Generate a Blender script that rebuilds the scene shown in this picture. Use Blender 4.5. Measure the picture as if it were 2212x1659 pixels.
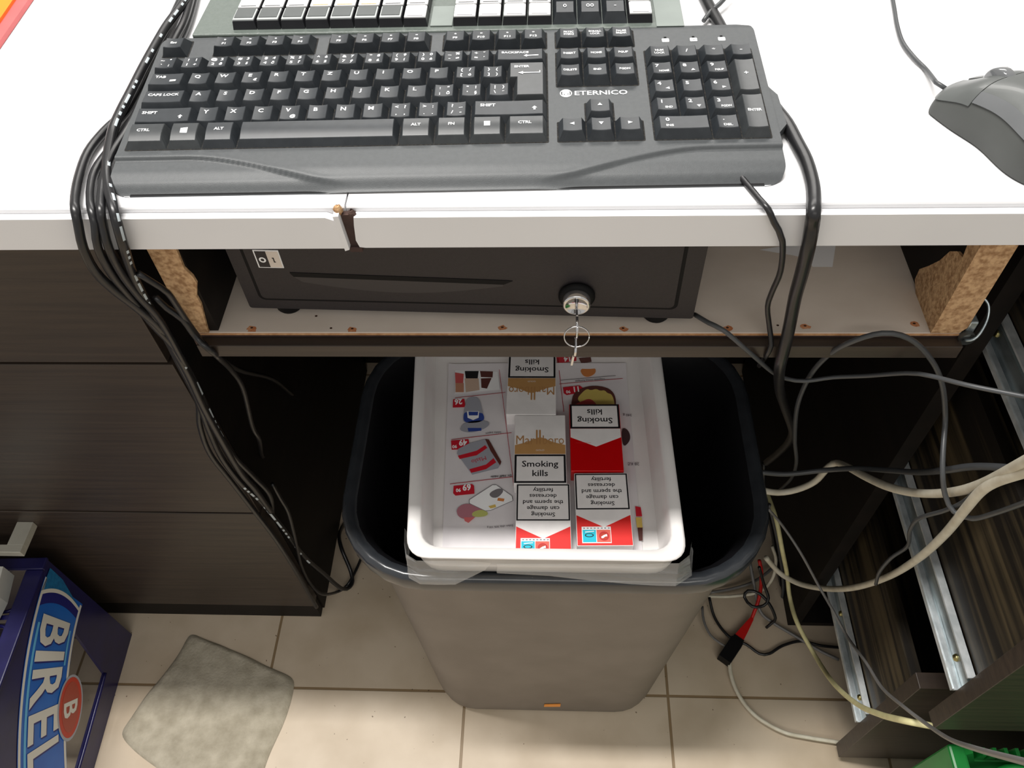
import bpy, bmesh, math, random
from mathutils import Vector, Matrix, noise

for o in list(bpy.data.objects): bpy.data.objects.remove(o)
sc = bpy.context.scene
col = sc.collection
PI = math.pi

# ------------------------------------------------------------------ camera
R=(0.998904, 0.031269, -0.034833)
U=(-0.003619, 0.793513, 0.608543)
N=(0.046669, -0.60775, 0.792756)
POS=(-0.0, -0.39784, 1.25877)
FPX=1740.33
cam_data = bpy.data.cameras.new('camera'); cam = bpy.data.objects.new('camera', cam_data); col.objects.link(cam)
cam_data.sensor_width = 36.0; cam_data.lens = FPX / 2212.0 * 36.0; cam_data.clip_start = .01
m = Matrix.Identity(4)
for i in range(3):
    m[i][0] = R[i]; m[i][1] = U[i]; m[i][2] = N[i]; m[i][3] = POS[i]
cam.matrix_world = m
sc.camera = cam
# ------------------------------------------------------------------ light and exposure
sc.view_settings.view_transform = 'Standard'; sc.view_settings.look = 'None'
sc.view_settings.gamma = 1.0; sc.view_settings.use_curve_mapping = False
sc.view_settings.exposure = 0.0
w = bpy.data.worlds.new('room_air'); sc.world = w; w.use_nodes = True
w.node_tree.nodes['Background'].inputs[0].default_value = (1.0, .97, .92, 1)
w.node_tree.nodes['Background'].inputs[1].default_value = .50
def area(name, loc, sx, sy, power, color=(1, .97, .93), rot=(0, 0, 0)):
    d = bpy.data.lights.new(name, 'AREA'); d.shape = 'RECTANGLE'; d.size = sx; d.size_y = sy
    d.energy = power; d.color = color
    o = bpy.data.objects.new(name, d); col.objects.link(o); o.location = loc; o.rotation_euler = rot
    return o
area('ceiling_tube_light', (-.55, .10, 2.75), 1.2, .10, 62)
area('added_panel_light', (.1, 1.95, 2.75), 2.2, .7, 52)  # added panel, set where the key tops mirror it as glare
area('added_panel_light', (.3, -2.3, 2.8), 2.4, 1.2, 55, (1, .96, .90), (-.5, 0, 0))  # added fill from behind the camera, lifts the fascia and tray

# ------------------------------------------------------------------ materials
def lin(c):
    c /= 255.0
    return c / 12.92 if c <= .04045 else ((c + .055) / 1.055) ** 2.4
def rgb(*c): return tuple(lin(v) for v in c) + (1,)
def mat(name, c1, c2=None, rough=.5, metal=0, scale=(40, 40, 40), bump=0, bscale=None, spec=.5, detail=4, lo=.35, hi=.65, coat=0, trans=0, alpha=1):
    M = bpy.data.materials.new(name); M.use_nodes = True
    nt = M.node_tree; b = nt.nodes['Principled BSDF']
    b.inputs['Roughness'].default_value = rough; b.inputs['Metallic'].default_value = metal
    b.inputs['Specular IOR Level'].default_value = spec
    b.inputs['Coat Weight'].default_value = coat
    b.inputs['Transmission Weight'].default_value = trans
    b.inputs['Alpha'].default_value = alpha
    tc = nt.nodes.new('ShaderNodeTexCoord')
    def nz(s):
        mp = nt.nodes.new('ShaderNodeMapping'); mp.inputs['Scale'].default_value = s
        nt.links.new(tc.outputs['Object'], mp.inputs[0])
        n = nt.nodes.new('ShaderNodeTexNoise'); n.inputs['Scale'].default_value = 1; n.inputs['Detail'].default_value = detail
        nt.links.new(mp.outputs[0], n.inputs[0]); return n
    if c2 is None: c2 = tuple(v * .9 for v in c1[:3]) + (1,)
    n = nz(scale); r = nt.nodes.new('ShaderNodeValToRGB')
    r.color_ramp.elements[0].position = lo; r.color_ramp.elements[0].color = c1
    r.color_ramp.elements[1].position = hi; r.color_ramp.elements[1].color = c2
    nt.links.new(n.outputs[0], r.inputs[0]); nt.links.new(r.outputs[0], b.inputs['Base Color'])
    if bump:
        n2 = nz(bscale or scale); bp = nt.nodes.new('ShaderNodeBump'); bp.inputs['Strength'].default_value = bump
        bp.inputs['Distance'].default_value = .001
        nt.links.new(n2.outputs[0], bp.inputs['Height']); nt.links.new(bp.outputs[0], b.inputs['Normal'])
    return M
LAM = mat('white_laminate', rgb(236, 236, 238), rgb(230, 230, 232), rough=.35, scale=(6, 6, 6))
LAMD = mat('worn_white_laminate', rgb(222, 211, 200), rgb(198, 185, 172), rough=.55, scale=(9, 14, 9), lo=.3, hi=.75)
WOOD = mat('black_brown_wood', rgb(60, 50, 42), rgb(48, 40, 35), rough=.42, scale=(6, 60, 160), bump=.15, bscale=(10, 80, 420))
WOODB = mat('black_brown_wood_shaded', rgb(26, 21, 18), rgb(18, 15, 13), rough=.6, scale=(40, 6, 40), spec=.2)  # darker copy of the wood, under-counter shade put into its colour
WOODS = mat('striped_black_wood', rgb(76, 66, 48), rgb(26, 22, 18), rough=.5, scale=(60, 2.2, 75), spec=.3, lo=.38, hi=.56, detail=5)
CHIP = mat('raw_chipboard', rgb(206, 170, 130), rgb(158, 122, 88), rough=.95, scale=(260, 260, 260), bump=1.0, bscale=(330, 330, 330), lo=.38, hi=.66, spec=.1)
CHIPL = mat('raw_board_edge', rgb(206, 160, 116), rgb(180, 130, 86), rough=.9, scale=(200, 200, 200))
CORE = mat('dark_core', rgb(74, 54, 48), rgb(58, 42, 38), rough=.9, scale=(90, 90, 90))
BODY = mat('charcoal_plastic', rgb(70, 73, 75), rgb(66, 69, 71), rough=.48, scale=(300, 300, 300), bump=.12, bscale=(1800, 1800, 1800))
WELL = mat('dusty_shaded_key_well', rgb(14, 14, 15), rgb(58, 54, 46), rough=.9, scale=(500, 500, 500), lo=.45, hi=.75)  # black imitates the shade between keys, the brown flecks are dust
KEY = mat('key_plastic', rgb(44, 48, 52), rgb(38, 42, 46), rough=.40, scale=(150, 150, 150))
KEYL = mat('glare_lit_key_plastic', rgb(56, 59, 61), rgb(50, 53, 55), rough=.36, scale=(150, 150, 150))  # paler copy of the key plastic, overhead glare put into its colour
PRINT = mat('white_print', rgb(246, 247, 248), rgb(240, 241, 242), rough=.5)
POSB = mat('grey_green_plastic', rgb(98, 106, 101), rgb(92, 100, 95), rough=.35, scale=(400, 400, 400), bump=.2, bscale=(1500, 1500, 1500))
POSK = mat('dark_cap_plastic', rgb(34, 34, 38), rough=.4)
POSF = mat('grey_cap_paper', rgb(86, 90, 90), rough=.35)
POSW = mat('white_cap_paper', rgb(250, 250, 250), rough=.3)
POSC = mat('clear_cap_edge', rgb(176, 180, 180), rough=.2)
PLATE = mat('pale_grey_plate', rgb(128, 136, 132), rough=.35)
MOUSE = mat('grey_mouse_plastic', rgb(88, 91, 90), rgb(84, 87, 86), rough=.38, scale=(90, 90, 90), coat=.15)
MOUSEG = mat('glossy_mouse_trim', rgb(104, 106, 108), rough=.08, coat=.8)
MOUSED = mat('dark_mouse_grip', rgb(72, 74, 72), rough=.6)
DRAWR = mat('black_painted_steel', rgb(43, 39, 41), rgb(40, 36, 38), rough=.45, scale=(500, 500, 500), bump=.25, bscale=(1600, 1600, 1600), spec=.35)
BLACK = mat('deep_black', rgb(9, 9, 11), rough=.6, spec=.2)
CHROME = mat('chrome', rgb(222, 222, 224), rough=.12, metal=1)
STEEL = mat('galvanised_steel', rgb(200, 212, 216), rgb(150, 160, 164), rough=.28, metal=.85, scale=(60, 30, 60), bump=.2)
STEELB = mat('bright_steel_lip', rgb(240, 244, 246), rgb(205, 212, 214), rough=.35, metal=.5, scale=(90, 60, 90))
BRASS = mat('zinc_screw', rgb(170, 160, 110), rough=.3, metal=1)
PEWTER = mat('brushed_metal_handle', rgb(190, 188, 176), rough=.4, metal=.3)
BIN = mat('grey_bin_plastic', rgb(116, 107, 98), rgb(108, 99, 90), rough=.55, scale=(14, 14, 14), bump=.08, bscale=(500, 500, 500))
BINR = mat('black_bin_lip', rgb(44, 47, 51), rgb(38, 41, 45), rough=.22, scale=(60, 60, 60), spec=.7)
BININ = mat('shade_black_bin_inside', rgb(16, 16, 19), rough=.5, spec=.25)  # near-black stands in for the deep shade inside the bin
ORANGE = mat('orange_sticker', rgb(236, 150, 60), rough=.5)
TRAY = mat('white_tray_plastic', rgb(240, 238, 236), rgb(228, 223, 222), rough=.25, scale=(18, 18, 18), lo=.3, hi=.8)
def tape_mat():
    M = mat('clear_sticky_tape', rgb(235, 235, 235), rough=.05, bump=1, bscale=(140, 140, 140), alpha=.30, coat=.5)
    return M
TAPE = tape_mat()
PAPER = mat('leaflet_paper', rgb(228, 224, 226), rgb(218, 214, 217), rough=.4, scale=(20, 20, 20))
def flat(name, *c, rough=.45): return mat(name, rgb(*c), rgb(*c), rough=rough)
RED = flat('print_red', 196, 28, 46); REDL = flat('print_thin_red', 176, 60, 70)
INK = flat('print_black', 20, 20, 24); GREYI = flat('print_grey', 120, 116, 120); BLUEI = flat('print_blue', 52, 74, 150)
SILV = flat('print_silver', 160, 162, 172); BROWNI = flat('print_brown', 92, 50, 44); OCHRE = flat('print_ochre', 214, 184, 96)
PINKI = flat('print_pink', 176, 116, 128); GREENI = flat('print_green', 186, 190, 110); ORI = flat('print_orange', 208, 130, 70)
PKW = mat('pack_white_card', rgb(244, 241, 240), rough=.3, coat=.4); PKR = mat('pack_red_card', rgb(204, 4, 12), rgb(198, 4, 10), rough=.3, coat=.4)
PKG = mat('pack_gold_card', rgb(196, 150, 96), rgb(190, 144, 90), rough=.35, coat=.4); GOLDI = flat('print_gold', 182, 134, 84)
CYAN = flat('print_cyan', 20, 190, 214)
CAB = mat('black_cable_rubber', rgb(30, 30, 32), rgb(24, 24, 26), rough=.32, scale=(90, 90, 90), spec=.5)
CABG = mat('dark_grey_cable', rgb(70, 72, 74), rough=.4); CABW = mat('white_cable_sheath', rgb(214, 208, 190), rgb(200, 192, 172), rough=.5, scale=(70, 70, 70))
CABC = mat('cream_cable_sheath', rgb(214, 208, 156), rgb(202, 194, 146), rough=.5, scale=(70, 70, 70)); CABM = mat('cable_marking', rgb(190, 200, 205), rough=.6)
CABK = mat('slim_grey_cable', rgb(120, 118, 116), rough=.4)
REDP = mat('red_plug_plastic', rgb(200, 24, 20), rough=.4)
BLUE = mat('navy_crate_plastic', rgb(24, 22, 78), rgb(20, 18, 66), rough=.3, scale=(30, 30, 30), bump=.15, bscale=(60, 60, 60), spec=.6)
BLUEL = mat('royal_blue_label', rgb(16, 104, 196), rgb(10, 88, 180), rough=.35, scale=(14, 14, 14)); BLUED = flat('deep_blue_label', 14, 20, 110)
BLUES = flat('sky_blue_label', 96, 176, 222); TEAL = mat('teal_label', rgb(10, 110, 160), rgb(6, 90, 140), rough=.5, scale=(200, 200, 200)); CREAMI = flat('label_cream', 214, 212, 204)
REDL2 = flat('label_red', 190, 60, 40)
GREEN = mat('green_crate_plastic', rgb(24, 128, 52), rgb(18, 112, 46), rough=.35, scale=(16, 16, 16), spec=.5)
RAG = mat('grey_floor_cloth', rgb(184, 176, 158), rgb(156, 148, 130), rough=1, scale=(48, 48, 48), bump=1, bscale=(260, 260, 260), spec=.05, lo=.3, hi=.72)
ORFOLD = mat('orange_folder_card', rgb(255, 110, 40), rgb(255, 134, 20), rough=.5, scale=(12, 12, 12)); PINKE = mat('pink_folder_edge', rgb(205, 96, 96), rough=.5)
CARTN = mat('silver_carton', rgb(206, 206, 200), rgb(190, 190, 184), rough=.3, scale=(9, 9, 9))
STAIN = mat('rust_stain', rgb(176, 104, 60), rgb(196, 140, 100), rough=.9, scale=(300, 300, 300)); HOLE = flat('screw_hole', 60, 34, 24)

def tile_mat():
    M = bpy.data.materials.new('beige_floor_tiles'); M.use_nodes = True
    nt = M.node_tree; b = nt.nodes['Principled BSDF']; b.inputs['Roughness'].default_value = .45
    tc = nt.nodes.new('ShaderNodeTexCoord'); mp = nt.nodes.new('ShaderNodeMapping')
    mp.inputs['Location'].default_value = (.127 + .307 * 20, .025 + .307 * 20, 0)
    nt.links.new(tc.outputs['Object'], mp.inputs[0])
    br = nt.nodes.new('ShaderNodeTexBrick'); br.offset = 0; br.squash = 1
    br.inputs['Scale'].default_value = 1; br.inputs['Brick Width'].default_value = .307; br.inputs['Row Height'].default_value = .307
    br.inputs['Mortar Size'].default_value = .0022; br.inputs['Mortar Smooth'].default_value = .25
    br.inputs['Color1'].default_value = rgb(206, 190, 168); br.inputs['Color2'].default_value = rgb(200, 184, 162); br.inputs['Mortar'].default_value = rgb(140, 118, 88)
    nt.links.new(mp.outputs[0], br.inputs[0])
    n = nt.nodes.new('ShaderNodeTexNoise'); n.inputs['Scale'].default_value = 9; n.inputs['Detail'].default_value = 8
    nt.links.new(tc.outputs['Object'], n.inputs[0])
    r = nt.nodes.new('ShaderNodeValToRGB'); r.color_ramp.elements[0].position = .3; r.color_ramp.elements[0].color = (.80, .77, .72, 1)
    r.color_ramp.elements[1].position = .6; r.color_ramp.elements[1].color = (1, 1, 1, 1)
    nt.links.new(n.outputs[0], r.inputs[0])
    mx = nt.nodes.new('ShaderNodeMixRGB'); mx.blend_type = 'MULTIPLY'; mx.inputs[0].default_value = 1
    nt.links.new(br.outputs[0], mx.inputs[1]); nt.links.new(r.outputs[0], mx.inputs[2])
    n3 = nt.nodes.new('ShaderNodeTexNoise'); n3.inputs['Scale'].default_value = 150; n3.inputs['Detail'].default_value = 1
    nt.links.new(tc.outputs['Object'], n3.inputs[0])
    r3 = nt.nodes.new('ShaderNodeValToRGB'); r3.color_ramp.elements[0].position = .765; r3.color_ramp.elements[0].color = (1, 1, 1, 1)
    r3.color_ramp.elements[1].position = .785; r3.color_ramp.elements[1].color = (.3, .25, .2, 1)
    nt.links.new(n3.outputs[0], r3.inputs[0])
    m2 = nt.nodes.new('ShaderNodeMixRGB'); m2.blend_type = 'MULTIPLY'; m2.inputs[0].default_value = 1
    nt.links.new(mx.outputs[0], m2.inputs[1]); nt.links.new(r3.outputs[0], m2.inputs[2])
    nt.links.new(m2.outputs[0], b.inputs['Base Color'])
    bp = nt.nodes.new('ShaderNodeBump'); bp.inputs['Strength'].default_value = .6; bp.inputs['Distance'].default_value = .002; bp.invert = True
    nt.links.new(br.outputs['Fac'], bp.inputs['Height']); nt.links.new(bp.outputs[0], b.inputs['Normal'])
    return M

# ------------------------------------------------------------------ mesh helpers
D = .92          # height of the counter top above the floor
_txt = {}
def text2d(s, bold=.0):
    k = (s, bold)
    if k not in _txt:
        cu = bpy.data.curves.new('t', 'FONT'); cu.body = s; cu.size = 1; cu.resolution_u = 2; cu.offset = bold
        cu.align_x = 'LEFT'; cu.fill_mode = 'BOTH' if False else 'FRONT'
        ob = bpy.data.objects.new('t', cu); me = bpy.data.meshes.new_from_object(ob)
        vs = [(v.co.x, v.co.y) for v in me.vertices]; fs = [tuple(p.vertices) for p in me.polygons]
        bpy.data.objects.remove(ob); bpy.data.curves.remove(cu); bpy.data.meshes.remove(me)
        _txt[k] = (vs, fs)
    return _txt[k]

class MB:
    def __init__(s): s.v = []; s.f = []; s.m = []; s.s = []; s.mats = []
    def mi(s, mt):
        if mt not in s.mats: s.mats.append(mt)
        return s.mats.index(mt)
    def add(s, vs, fs, mt, smooth=False):
        b = len(s.v); s.v += [tuple(v) for v in vs]; k = s.mi(mt)
        for f in fs: s.f.append(tuple(b + i for i in f)); s.m.append(k); s.s.append(smooth)
        return s
    def box(s, a, b, mt, ch=0):
        (x0, y0, z0), (x1, y1, z1) = a, b
        if not ch:
            vs = [(x, y, z) for z in (z0, z1) for y in (y0, y1) for x in (x0, x1)]
            return s.add(vs, [(0, 2, 3, 1), (4, 5, 7, 6), (0, 1, 5, 4), (2, 6, 7, 3), (0, 4, 6, 2), (1, 3, 7, 5)], mt)
        bm = bmesh.new(); bmesh.ops.create_cube(bm, size=1)
        for v in bm.verts: v.co = Vector(((x0 + x1) / 2 + v.co.x * (x1 - x0), (y0 + y1) / 2 + v.co.y * (y1 - y0), (z0 + z1) / 2 + v.co.z * (z1 - z0)))
        bmesh.ops.bevel(bm, geom=bm.edges[:], offset=ch, segments=2, profile=.5, affect='EDGES')
        bm.verts.index_update(); vs = [v.co[:] for v in bm.verts]; fs = [[v.index for v in f.verts] for f in bm.faces]; bm.free()
        return s.add(vs, fs, mt)
    def prism(s, poly, vec, mt, side=None):
        # poly: list of 3d points (planar), vec: extrusion vector
        n = len(poly); vec = Vector(vec); P = [Vector(p) for p in poly]; Q = [p + vec for p in P]
        nrm = Vector((0, 0, 0))
        for i in range(n): nrm += P[i].cross(P[(i + 1) % n])
        order = list(range(n)) if nrm.dot(vec) < 0 else list(range(n))[::-1]
        s.add(P + Q, [tuple(order), tuple(n + i for i in order[::-1])], mt)
        s.add(P + Q, [(order[(i + 1) % n], order[i], n + order[i], n + order[(i + 1) % n]) for i in range(n)], side or mt)
        return s
    def poly(s, pts, mt, n=None):
        P = [Vector(p) for p in pts]; nr = Vector((0, 0, 0))
        for i in range(len(P)): nr += P[i].cross(P[(i + 1) % len(P)])
        if n and nr.dot(Vector(n)) < 0: P = P[::-1]
        return s.add(P, [tuple(range(len(P)))], mt)
    def loft(s, rings, mt, closed=True, cap0=False, cap1=False, smooth=True):
        n = len(rings[0]); vs = [p for r in rings for p in r]; fs = []
        for i in range(len(rings) - 1):
            for j in range(n if closed else n - 1):
                k = (j + 1) % n
                fs.append((i * n + j, i * n + k, (i + 1) * n + k, (i + 1) * n + j))
        if cap0: fs.append(tuple(range(n))[::-1])
        if cap1: fs.append(tuple((len(rings) - 1) * n + j for j in range(n)))
        return s.add(vs, fs, mt, smooth)
    def tube(s, pts, r, mt, n=8, mark=None, seed=1):
        P = [Vector(p) for p in pts]; rings = []; up = None
        for i, p in enumerate(P):
            t = (P[min(i + 1, len(P) - 1)] - P[max(i - 1, 0)]).normalized()
            if up is None: up = Vector((0, 0, 1)) if abs(t.z) < .9 else Vector((1, 0, 0))
            a = t.cross(up)
            if a.length < 1e-4: a = t.cross(Vector((1, 0, 0)))
            a.normalize(); b = a.cross(t).normalized(); up = b
            rr = r[i] if isinstance(r, (list, tuple)) else r
            rings.append([p + a * rr * math.cos(2 * PI * k / n) + b * rr * math.sin(2 * PI * k / n) for k in range(n)])
        f0 = len(s.f); s.loft(rings, mt, True, True, True)
        if mark:
            rnd = random.Random(seed); k = s.mi(mark[0])
            for i in range(len(P) - 1):
                if mark[1] <= i / len(P) <= mark[2] and rnd.random() < .45:
                    s.m[f0 + i * n + mark[3]] = k
        return s
    def lathe(s, prof, c, mt, axis='z', n=32, a0=0, a1=2 * PI):
        # prof: (r, h)
        full = abs(a1 - a0 - 2 * PI) < 1e-6; rings = []
        for k in range(n if full else n + 1):
            a = a0 + (a1 - a0) * k / n; ring = []
            for r, h in prof:
                x, y = r * math.cos(a), r * math.sin(a)
                p = (x, y, h) if axis == 'z' else ((x, h, y) if axis == 'y' else (h, x, y))
                ring.append(Vector(c) + Vector(p))
            rings.append(ring)
        if full: rings.append(rings[0])
        return s.loft(rings, mt, False)
    def text(s, t, o, xd, yd, size, mt, bold=0, xs=1, align=0, fn=None):
        vs, fs = text2d(t, bold)
        if not vs: return s
        w = max(v[0] for v in vs); x0 = min(v[0] for v in vs); off = -(x0 + (w - x0) * align)
        out = []
        if fn is None: o = Vector(o); xd = Vector(xd); yd = Vector(yd)
        for x, y in vs:
            x = (x + off) * size * xs; y = y * size
            out.append(fn(x, y) if fn else o + xd * x + yd * y)
        return s.add(out, fs, mt)
    def build(s, name, parent=None, local=False, label=None):
        me = bpy.data.meshes.new(name)
        off = Vector((0, 0, 0)) if (local or parent is None) else parent['_o_vec']
        if parent is not None and not local:
            p = Vector(parent['org'][:]) ; vs = [tuple(Vector(v) - p) for v in s.v]
        else: vs = s.v
        me.from_pydata(vs, [], s.f); me.update()
        for mt in s.mats: me.materials.append(mt)
        for i, p in enumerate(me.polygons): p.material_index = s.m[i]; p.use_smooth = s.s[i]
        o = bpy.data.objects.new(name, me); col.objects.link(o)
        if parent is not None: o.parent = parent['obj']
        if label: o['label'] = label
        return o
class Thing(dict): pass
def thing(name, label, cat, loc=(0, 0, 0), rot=(0, 0, 0), group=None, kind=None):
    o = bpy.data.objects.new(name, None); col.objects.link(o); o.empty_display_size = .02
    o.location = loc; o.rotation_euler = rot
    if label: o['label'] = label
    if cat: o['category'] = cat
    if group: o['group'] = group
    if kind: o['kind'] = kind
    return Thing(obj=o, org=loc, _o_vec=None)
def sub(o, org):  # let a mesh part parent sub-parts (same frame)
    return Thing(obj=o, org=org, _o_vec=None)
def tag(o, label, cat, group=None, kind=None):
    o['label'] = label; o['category'] = cat
    if group: o['group'] = group
    if kind: o['kind'] = kind
    return o
def spline(pts, step=.006):
    P = [Vector(p) for p in pts]; P = [P[0] * 2 - P[1]] + P + [P[-1] * 2 - P[-2]]; out = []
    for i in range(1, len(P) - 2):
        a, b, c, d = P[i - 1:i + 3]; n = max(2, int((c - b).length / step))
        for k in range(n):
            t = k / n
            out.append(.5 * ((2 * b) + (c - a) * t + (2 * a - 5 * b + 4 * c - d) * t * t + (3 * b - a - 3 * c + d) * t ** 3))
    out.append(P[-2]); return out
def rrect(x0, y0, x1, y1, r, n=6):
    out = []
    for cx, cy, a in ((x1 - r, y1 - r, 0), (x0 + r, y1 - r, PI / 2), (x0 + r, y0 + r, PI), (x1 - r, y0 + r, 1.5 * PI)):
        for k in range(n + 1): out.append((cx + r * math.cos(a + PI / 2 * k / n), cy + r * math.sin(a + PI / 2 * k / n)))
    return out
def sstep(a, b, x):
    t = min(1, max(0, (x - a) / (b - a))); return t * t * (3 - 2 * t)

# ================================================================== SETTING
fl = MB(); fl.add([(-3, -2, 0), (3, -2, 0), (3, 3, 0), (-3, 3, 0)], [(0, 1, 2, 3)], tile_mat())
f = fl.build('floor'); f['kind'] = 'structure'

# ================================================================== COUNTER
ct = thing('counter_desk', 'white topped shop counter with broken front strip and open shelf below', 'desk', (0, .3, 0))
X_GAP = -.1325
b = MB()
def worktop(x0, x1):
    q = MB(); prof = [(.0061, -.0305), (.0061, -.0015), (.0067, -.0004), (.0082, 0), (.80, 0), (.80, -.0305)]
    q.loft([[(x, y, D + z) for y, z in prof] for x in (x0, x1)], LAM, True, True, True, smooth=False)
    return q
worktop(-1.6, X_GAP - .0006).build('worktop', ct, label='white worktop board left of the crack')
worktop(X_GAP + .0006, 1.6).build('worktop', ct, label='white worktop board right of the crack')
# loose edge strips in front of the boards
st = MB()
pl = [(-1.6, -.0045), (-.1455, -.0045), (-.1405, -.0068), (-.1362, -.0270), (-.1355, -.0312), (-1.6, -.0312)]
st.prism([(x, .0, D + z) for x, z in pl], (0, .0058, 0), LAM); st.build('edge_strip', ct, label='white front edge strip left of the gap')
st = MB()
pl = [(-.1268, -.0045), (1.6, -.0045), (1.6, -.0306), (-.1235, -.0306), (-.1275, -.0300), (-.1290, -.0240), (-.1278, -.0110)]
st.prism([(x, .0, D + z) for x, z in pl], (0, .0058, 0), LAM); st.build('edge_strip', ct, label='white front edge strip right of the gap')
st = MB()
st.prism([(-.1395, .0035, D - .0015), (-.1358, .0035, D - .0012), (-.1340, .0035, D - .030), (-.1372, .0035, D - .0312)], (0, -.006, 0), LAM)
st.build('torn_laminate', ct, label='white torn laminate flap in the gap')
# broken core in the gap
st = MB(); st.box((-.1390, .0022, D - .0310), (-.1262, .0062, D - .004), CORE)
st.box((-.1345, .0002, D - .0345), (-.1262, .020, D - .0310), CORE)
st.build('board_core', ct, label='dark brown core showing in the gap')
rnd = random.Random(4)
for (x, z, rr) in ((-.1366, .0002, .0031), (-.1282, -.0030, .0028), (-.1262, -.0095, .0020)):
    st = MB(); rings = []
    for i in range(6):
        a = PI * i / 5; rings.append([(x + rr * math.sin(a) * math.cos(t) * rnd.uniform(.75, 1.25), .0035 + rr * .9 * math.sin(a) * math.sin(t), D + z - .001 + rr * 1.3 * math.cos(a) * rnd.uniform(.8, 1.2)) for t in [2 * PI * k / 7 for k in range(7)]])
    st.loft(rings, CHIP if x < -.13 else CORE, True, True, True, smooth=False); st.build('splinter', ct)
# shelf under the top, its supports and rail
ZS = D - .142
s_ = MB(); s_.box((-.2903, .0225, ZS - .0015), (.3192, .62, ZS), LAMD)
s_.box((-.2903, .0215, ZS - .0028), (.3192, .62, ZS - .0015), CHIPL)
s_.box((-.2903, .0225, ZS - .0160), (.3192, .62, ZS - .0028), CORE)
for px, py, _ in [(-0.2403,0.0250,0.7780),(-0.1583,0.0241,0.7780),(-0.0378,0.0256,0.7780),(0.0577,0.0247,0.7780),(0.1393,0.0253,0.7780),(0.1997,0.0272,0.7780),(0.2840,0.0297,0.7780)]:
    n = 9; q = []
    for k in range(n):
        a = 2 * PI * k / n; r_ = .0033 * rnd.uniform(.7, 1.25); q.append((px + r_ * math.cos(a) * 1.15, max(.0226, py + .0012 + r_ * math.sin(a) * .8), ZS + .00015))
    s_.poly(q, STAIN, (0, 0, 1))
    s_.poly([(px + .0012 * math.cos(2 * PI * k / 7), py + .0018 + .0009 * math.sin(2 * PI * k / 7), ZS + .0003) for k in range(7)], HOLE, (0, 0, 1))
for px, py, _ in [(-0.2396,0.0221,0.7780),(-0.1580,0.0216,0.7780)]:
    s_.poly([(px - .0032, .0226, ZS + .0001), (px + .0034, .0226, ZS + .0001), (px + .003, py + .004, ZS + .0001), (px - .003, py + .004, ZS + .0001)], STAIN, (0, 0, 1))
for px, py, _ in [(0.1787,0.0296,0.7780),(-0.1756,0.0265,0.7780),(-0.1900,0.0396,0.7780),(0.2343,0.1092,0.7780),(0.2175,0.1116,0.7780),(0.2004,0.1134,0.7780)]:
    s_.poly([(px + .0011 * math.cos(2 * PI * k / 7), py + .001 * math.sin(2 * PI * k / 7), ZS + .0002) for k in range(7)], HOLE, (0, 0, 1))
s_.poly([(p[0], p[1], ZS + .00025) for p in [(0.1976,0.1196,0.7780),(0.2424,0.1205,0.7780),(0.2343,0.0943,0.7780),(0.2180,0.0944,0.7780),(0.2160,0.1038,0.7780),(0.2042,0.1083,0.7780),(0.1775,0.1152,0.7780)]], LAM, (0, 0, 1))
s_.build('shelf', ct, label='pale worn shelf with wear and rusty screw marks')
r_ = MB(); r_.box((-.2840, .0125, D - .1612), (.318, .0222, D - .1475), WOOD, .0006); r_.box((-.2840, .0222, D - .1612), (.318, .035, D - .1582), CORE)
r_.build('rail', ct, label='black-brown rail below the shelf')
# left support: chipboard end showing on the front
l_ = MB(); l_.box((-.2895, .0240, ZS), (-.2670, .50, D - .031), WOODB)
pl = [(-.2895, 0), (-.2888, .1110), (-.2665, .1110), (-.2676, .0850), (-.2685, .0720), (-.2650, .0630), (-.2645, .0560), (-.2668, .0500), (-.2695, .0420), (-.2692, .0330), (-.2715, .0200), (-.2742, .0030), (-.2742, 0)]
l_.prism([(x, .0215, ZS + z) for x, z in pl], (0, .0026, 0), CHIP); l_.build('support_board', ct, label='support board left of the cash drawer, raw chipboard end')
l_ = MB(); l_.box((.2960, .0240, ZS), (.3190, .50, D - .031), WOODB)
l_.prism([(x, .0216, ZS + z) for x, z in [(.2938, 0), (.3150, .0), (.3190, .0060), (.3188, .1110), (.2938, .1110)]], (0, .0024, 0), CHIP)
tp = [(.0239, .1110), (.0300, .1030), (.0352, .0790), (.0330, .0690), (.0420, .0665), (.0500, .0590), (.0560, .0440), (.0650, .0300), (.0748, .0165), (.0740, .0060), (.0640, .0), (.0239, 0)]
l_.prism([(.2938, y, ZS + z) for y, z in tp], (.0023, 0, 0), CHIP)
o = l_.build('support_board', ct, label='support board right of the shelf, laminate torn off to chipboard')
# back and far side panels
p_ = MB(); p_.box((-1.2, .62, 0), (1.2, .638, D - .031), WOODB); p_.build('back_panel', ct)

# ---- left drawer cabinet
CX = -.368; FY = .085
cb = thing('drawer_cabinet', 'black-brown drawer cabinet under the counter behind the blue crate', 'cabinet', (-.67, .3, 0))
c_ = MB(); c_.box((-1.05, FY + .019, .0), (CX + .001, .60, D - .033), WOODB); c_.build('carcass', cb)
c_ = MB(); c_.box((-1.05, FY + .004, .0), (CX - .002, FY + .018, .050), WOODB); c_.build('plinth', cb)
for (za, zb, xe) in ((-.259, -.046, CX - .0035), (-.5625, -.2625, CX), (-.868, -.5665, CX)):
    c_ = MB(); c_.box((-1.05, FY, D + za), (xe, FY + .018, D + zb), WOOD, .0008)
    dr = c_.build('drawer_front', cb)
    if za == -.868:
        h = MB()
        h.box((-.703, FY - .034, D - .606), (-.681, FY, D - .594), PEWTER, .0008)
        h.box((-.93, FY - .044, D - .606), (-.681, FY - .033, D - .594), PEWTER, .0008)
        h.box((-.93, FY - .036, D - .606), (-.908, FY, D - .592), PEWTER, .0008)
        h.build('handle', sub(dr, cb['org']), label='pale metal bar handle')

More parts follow.
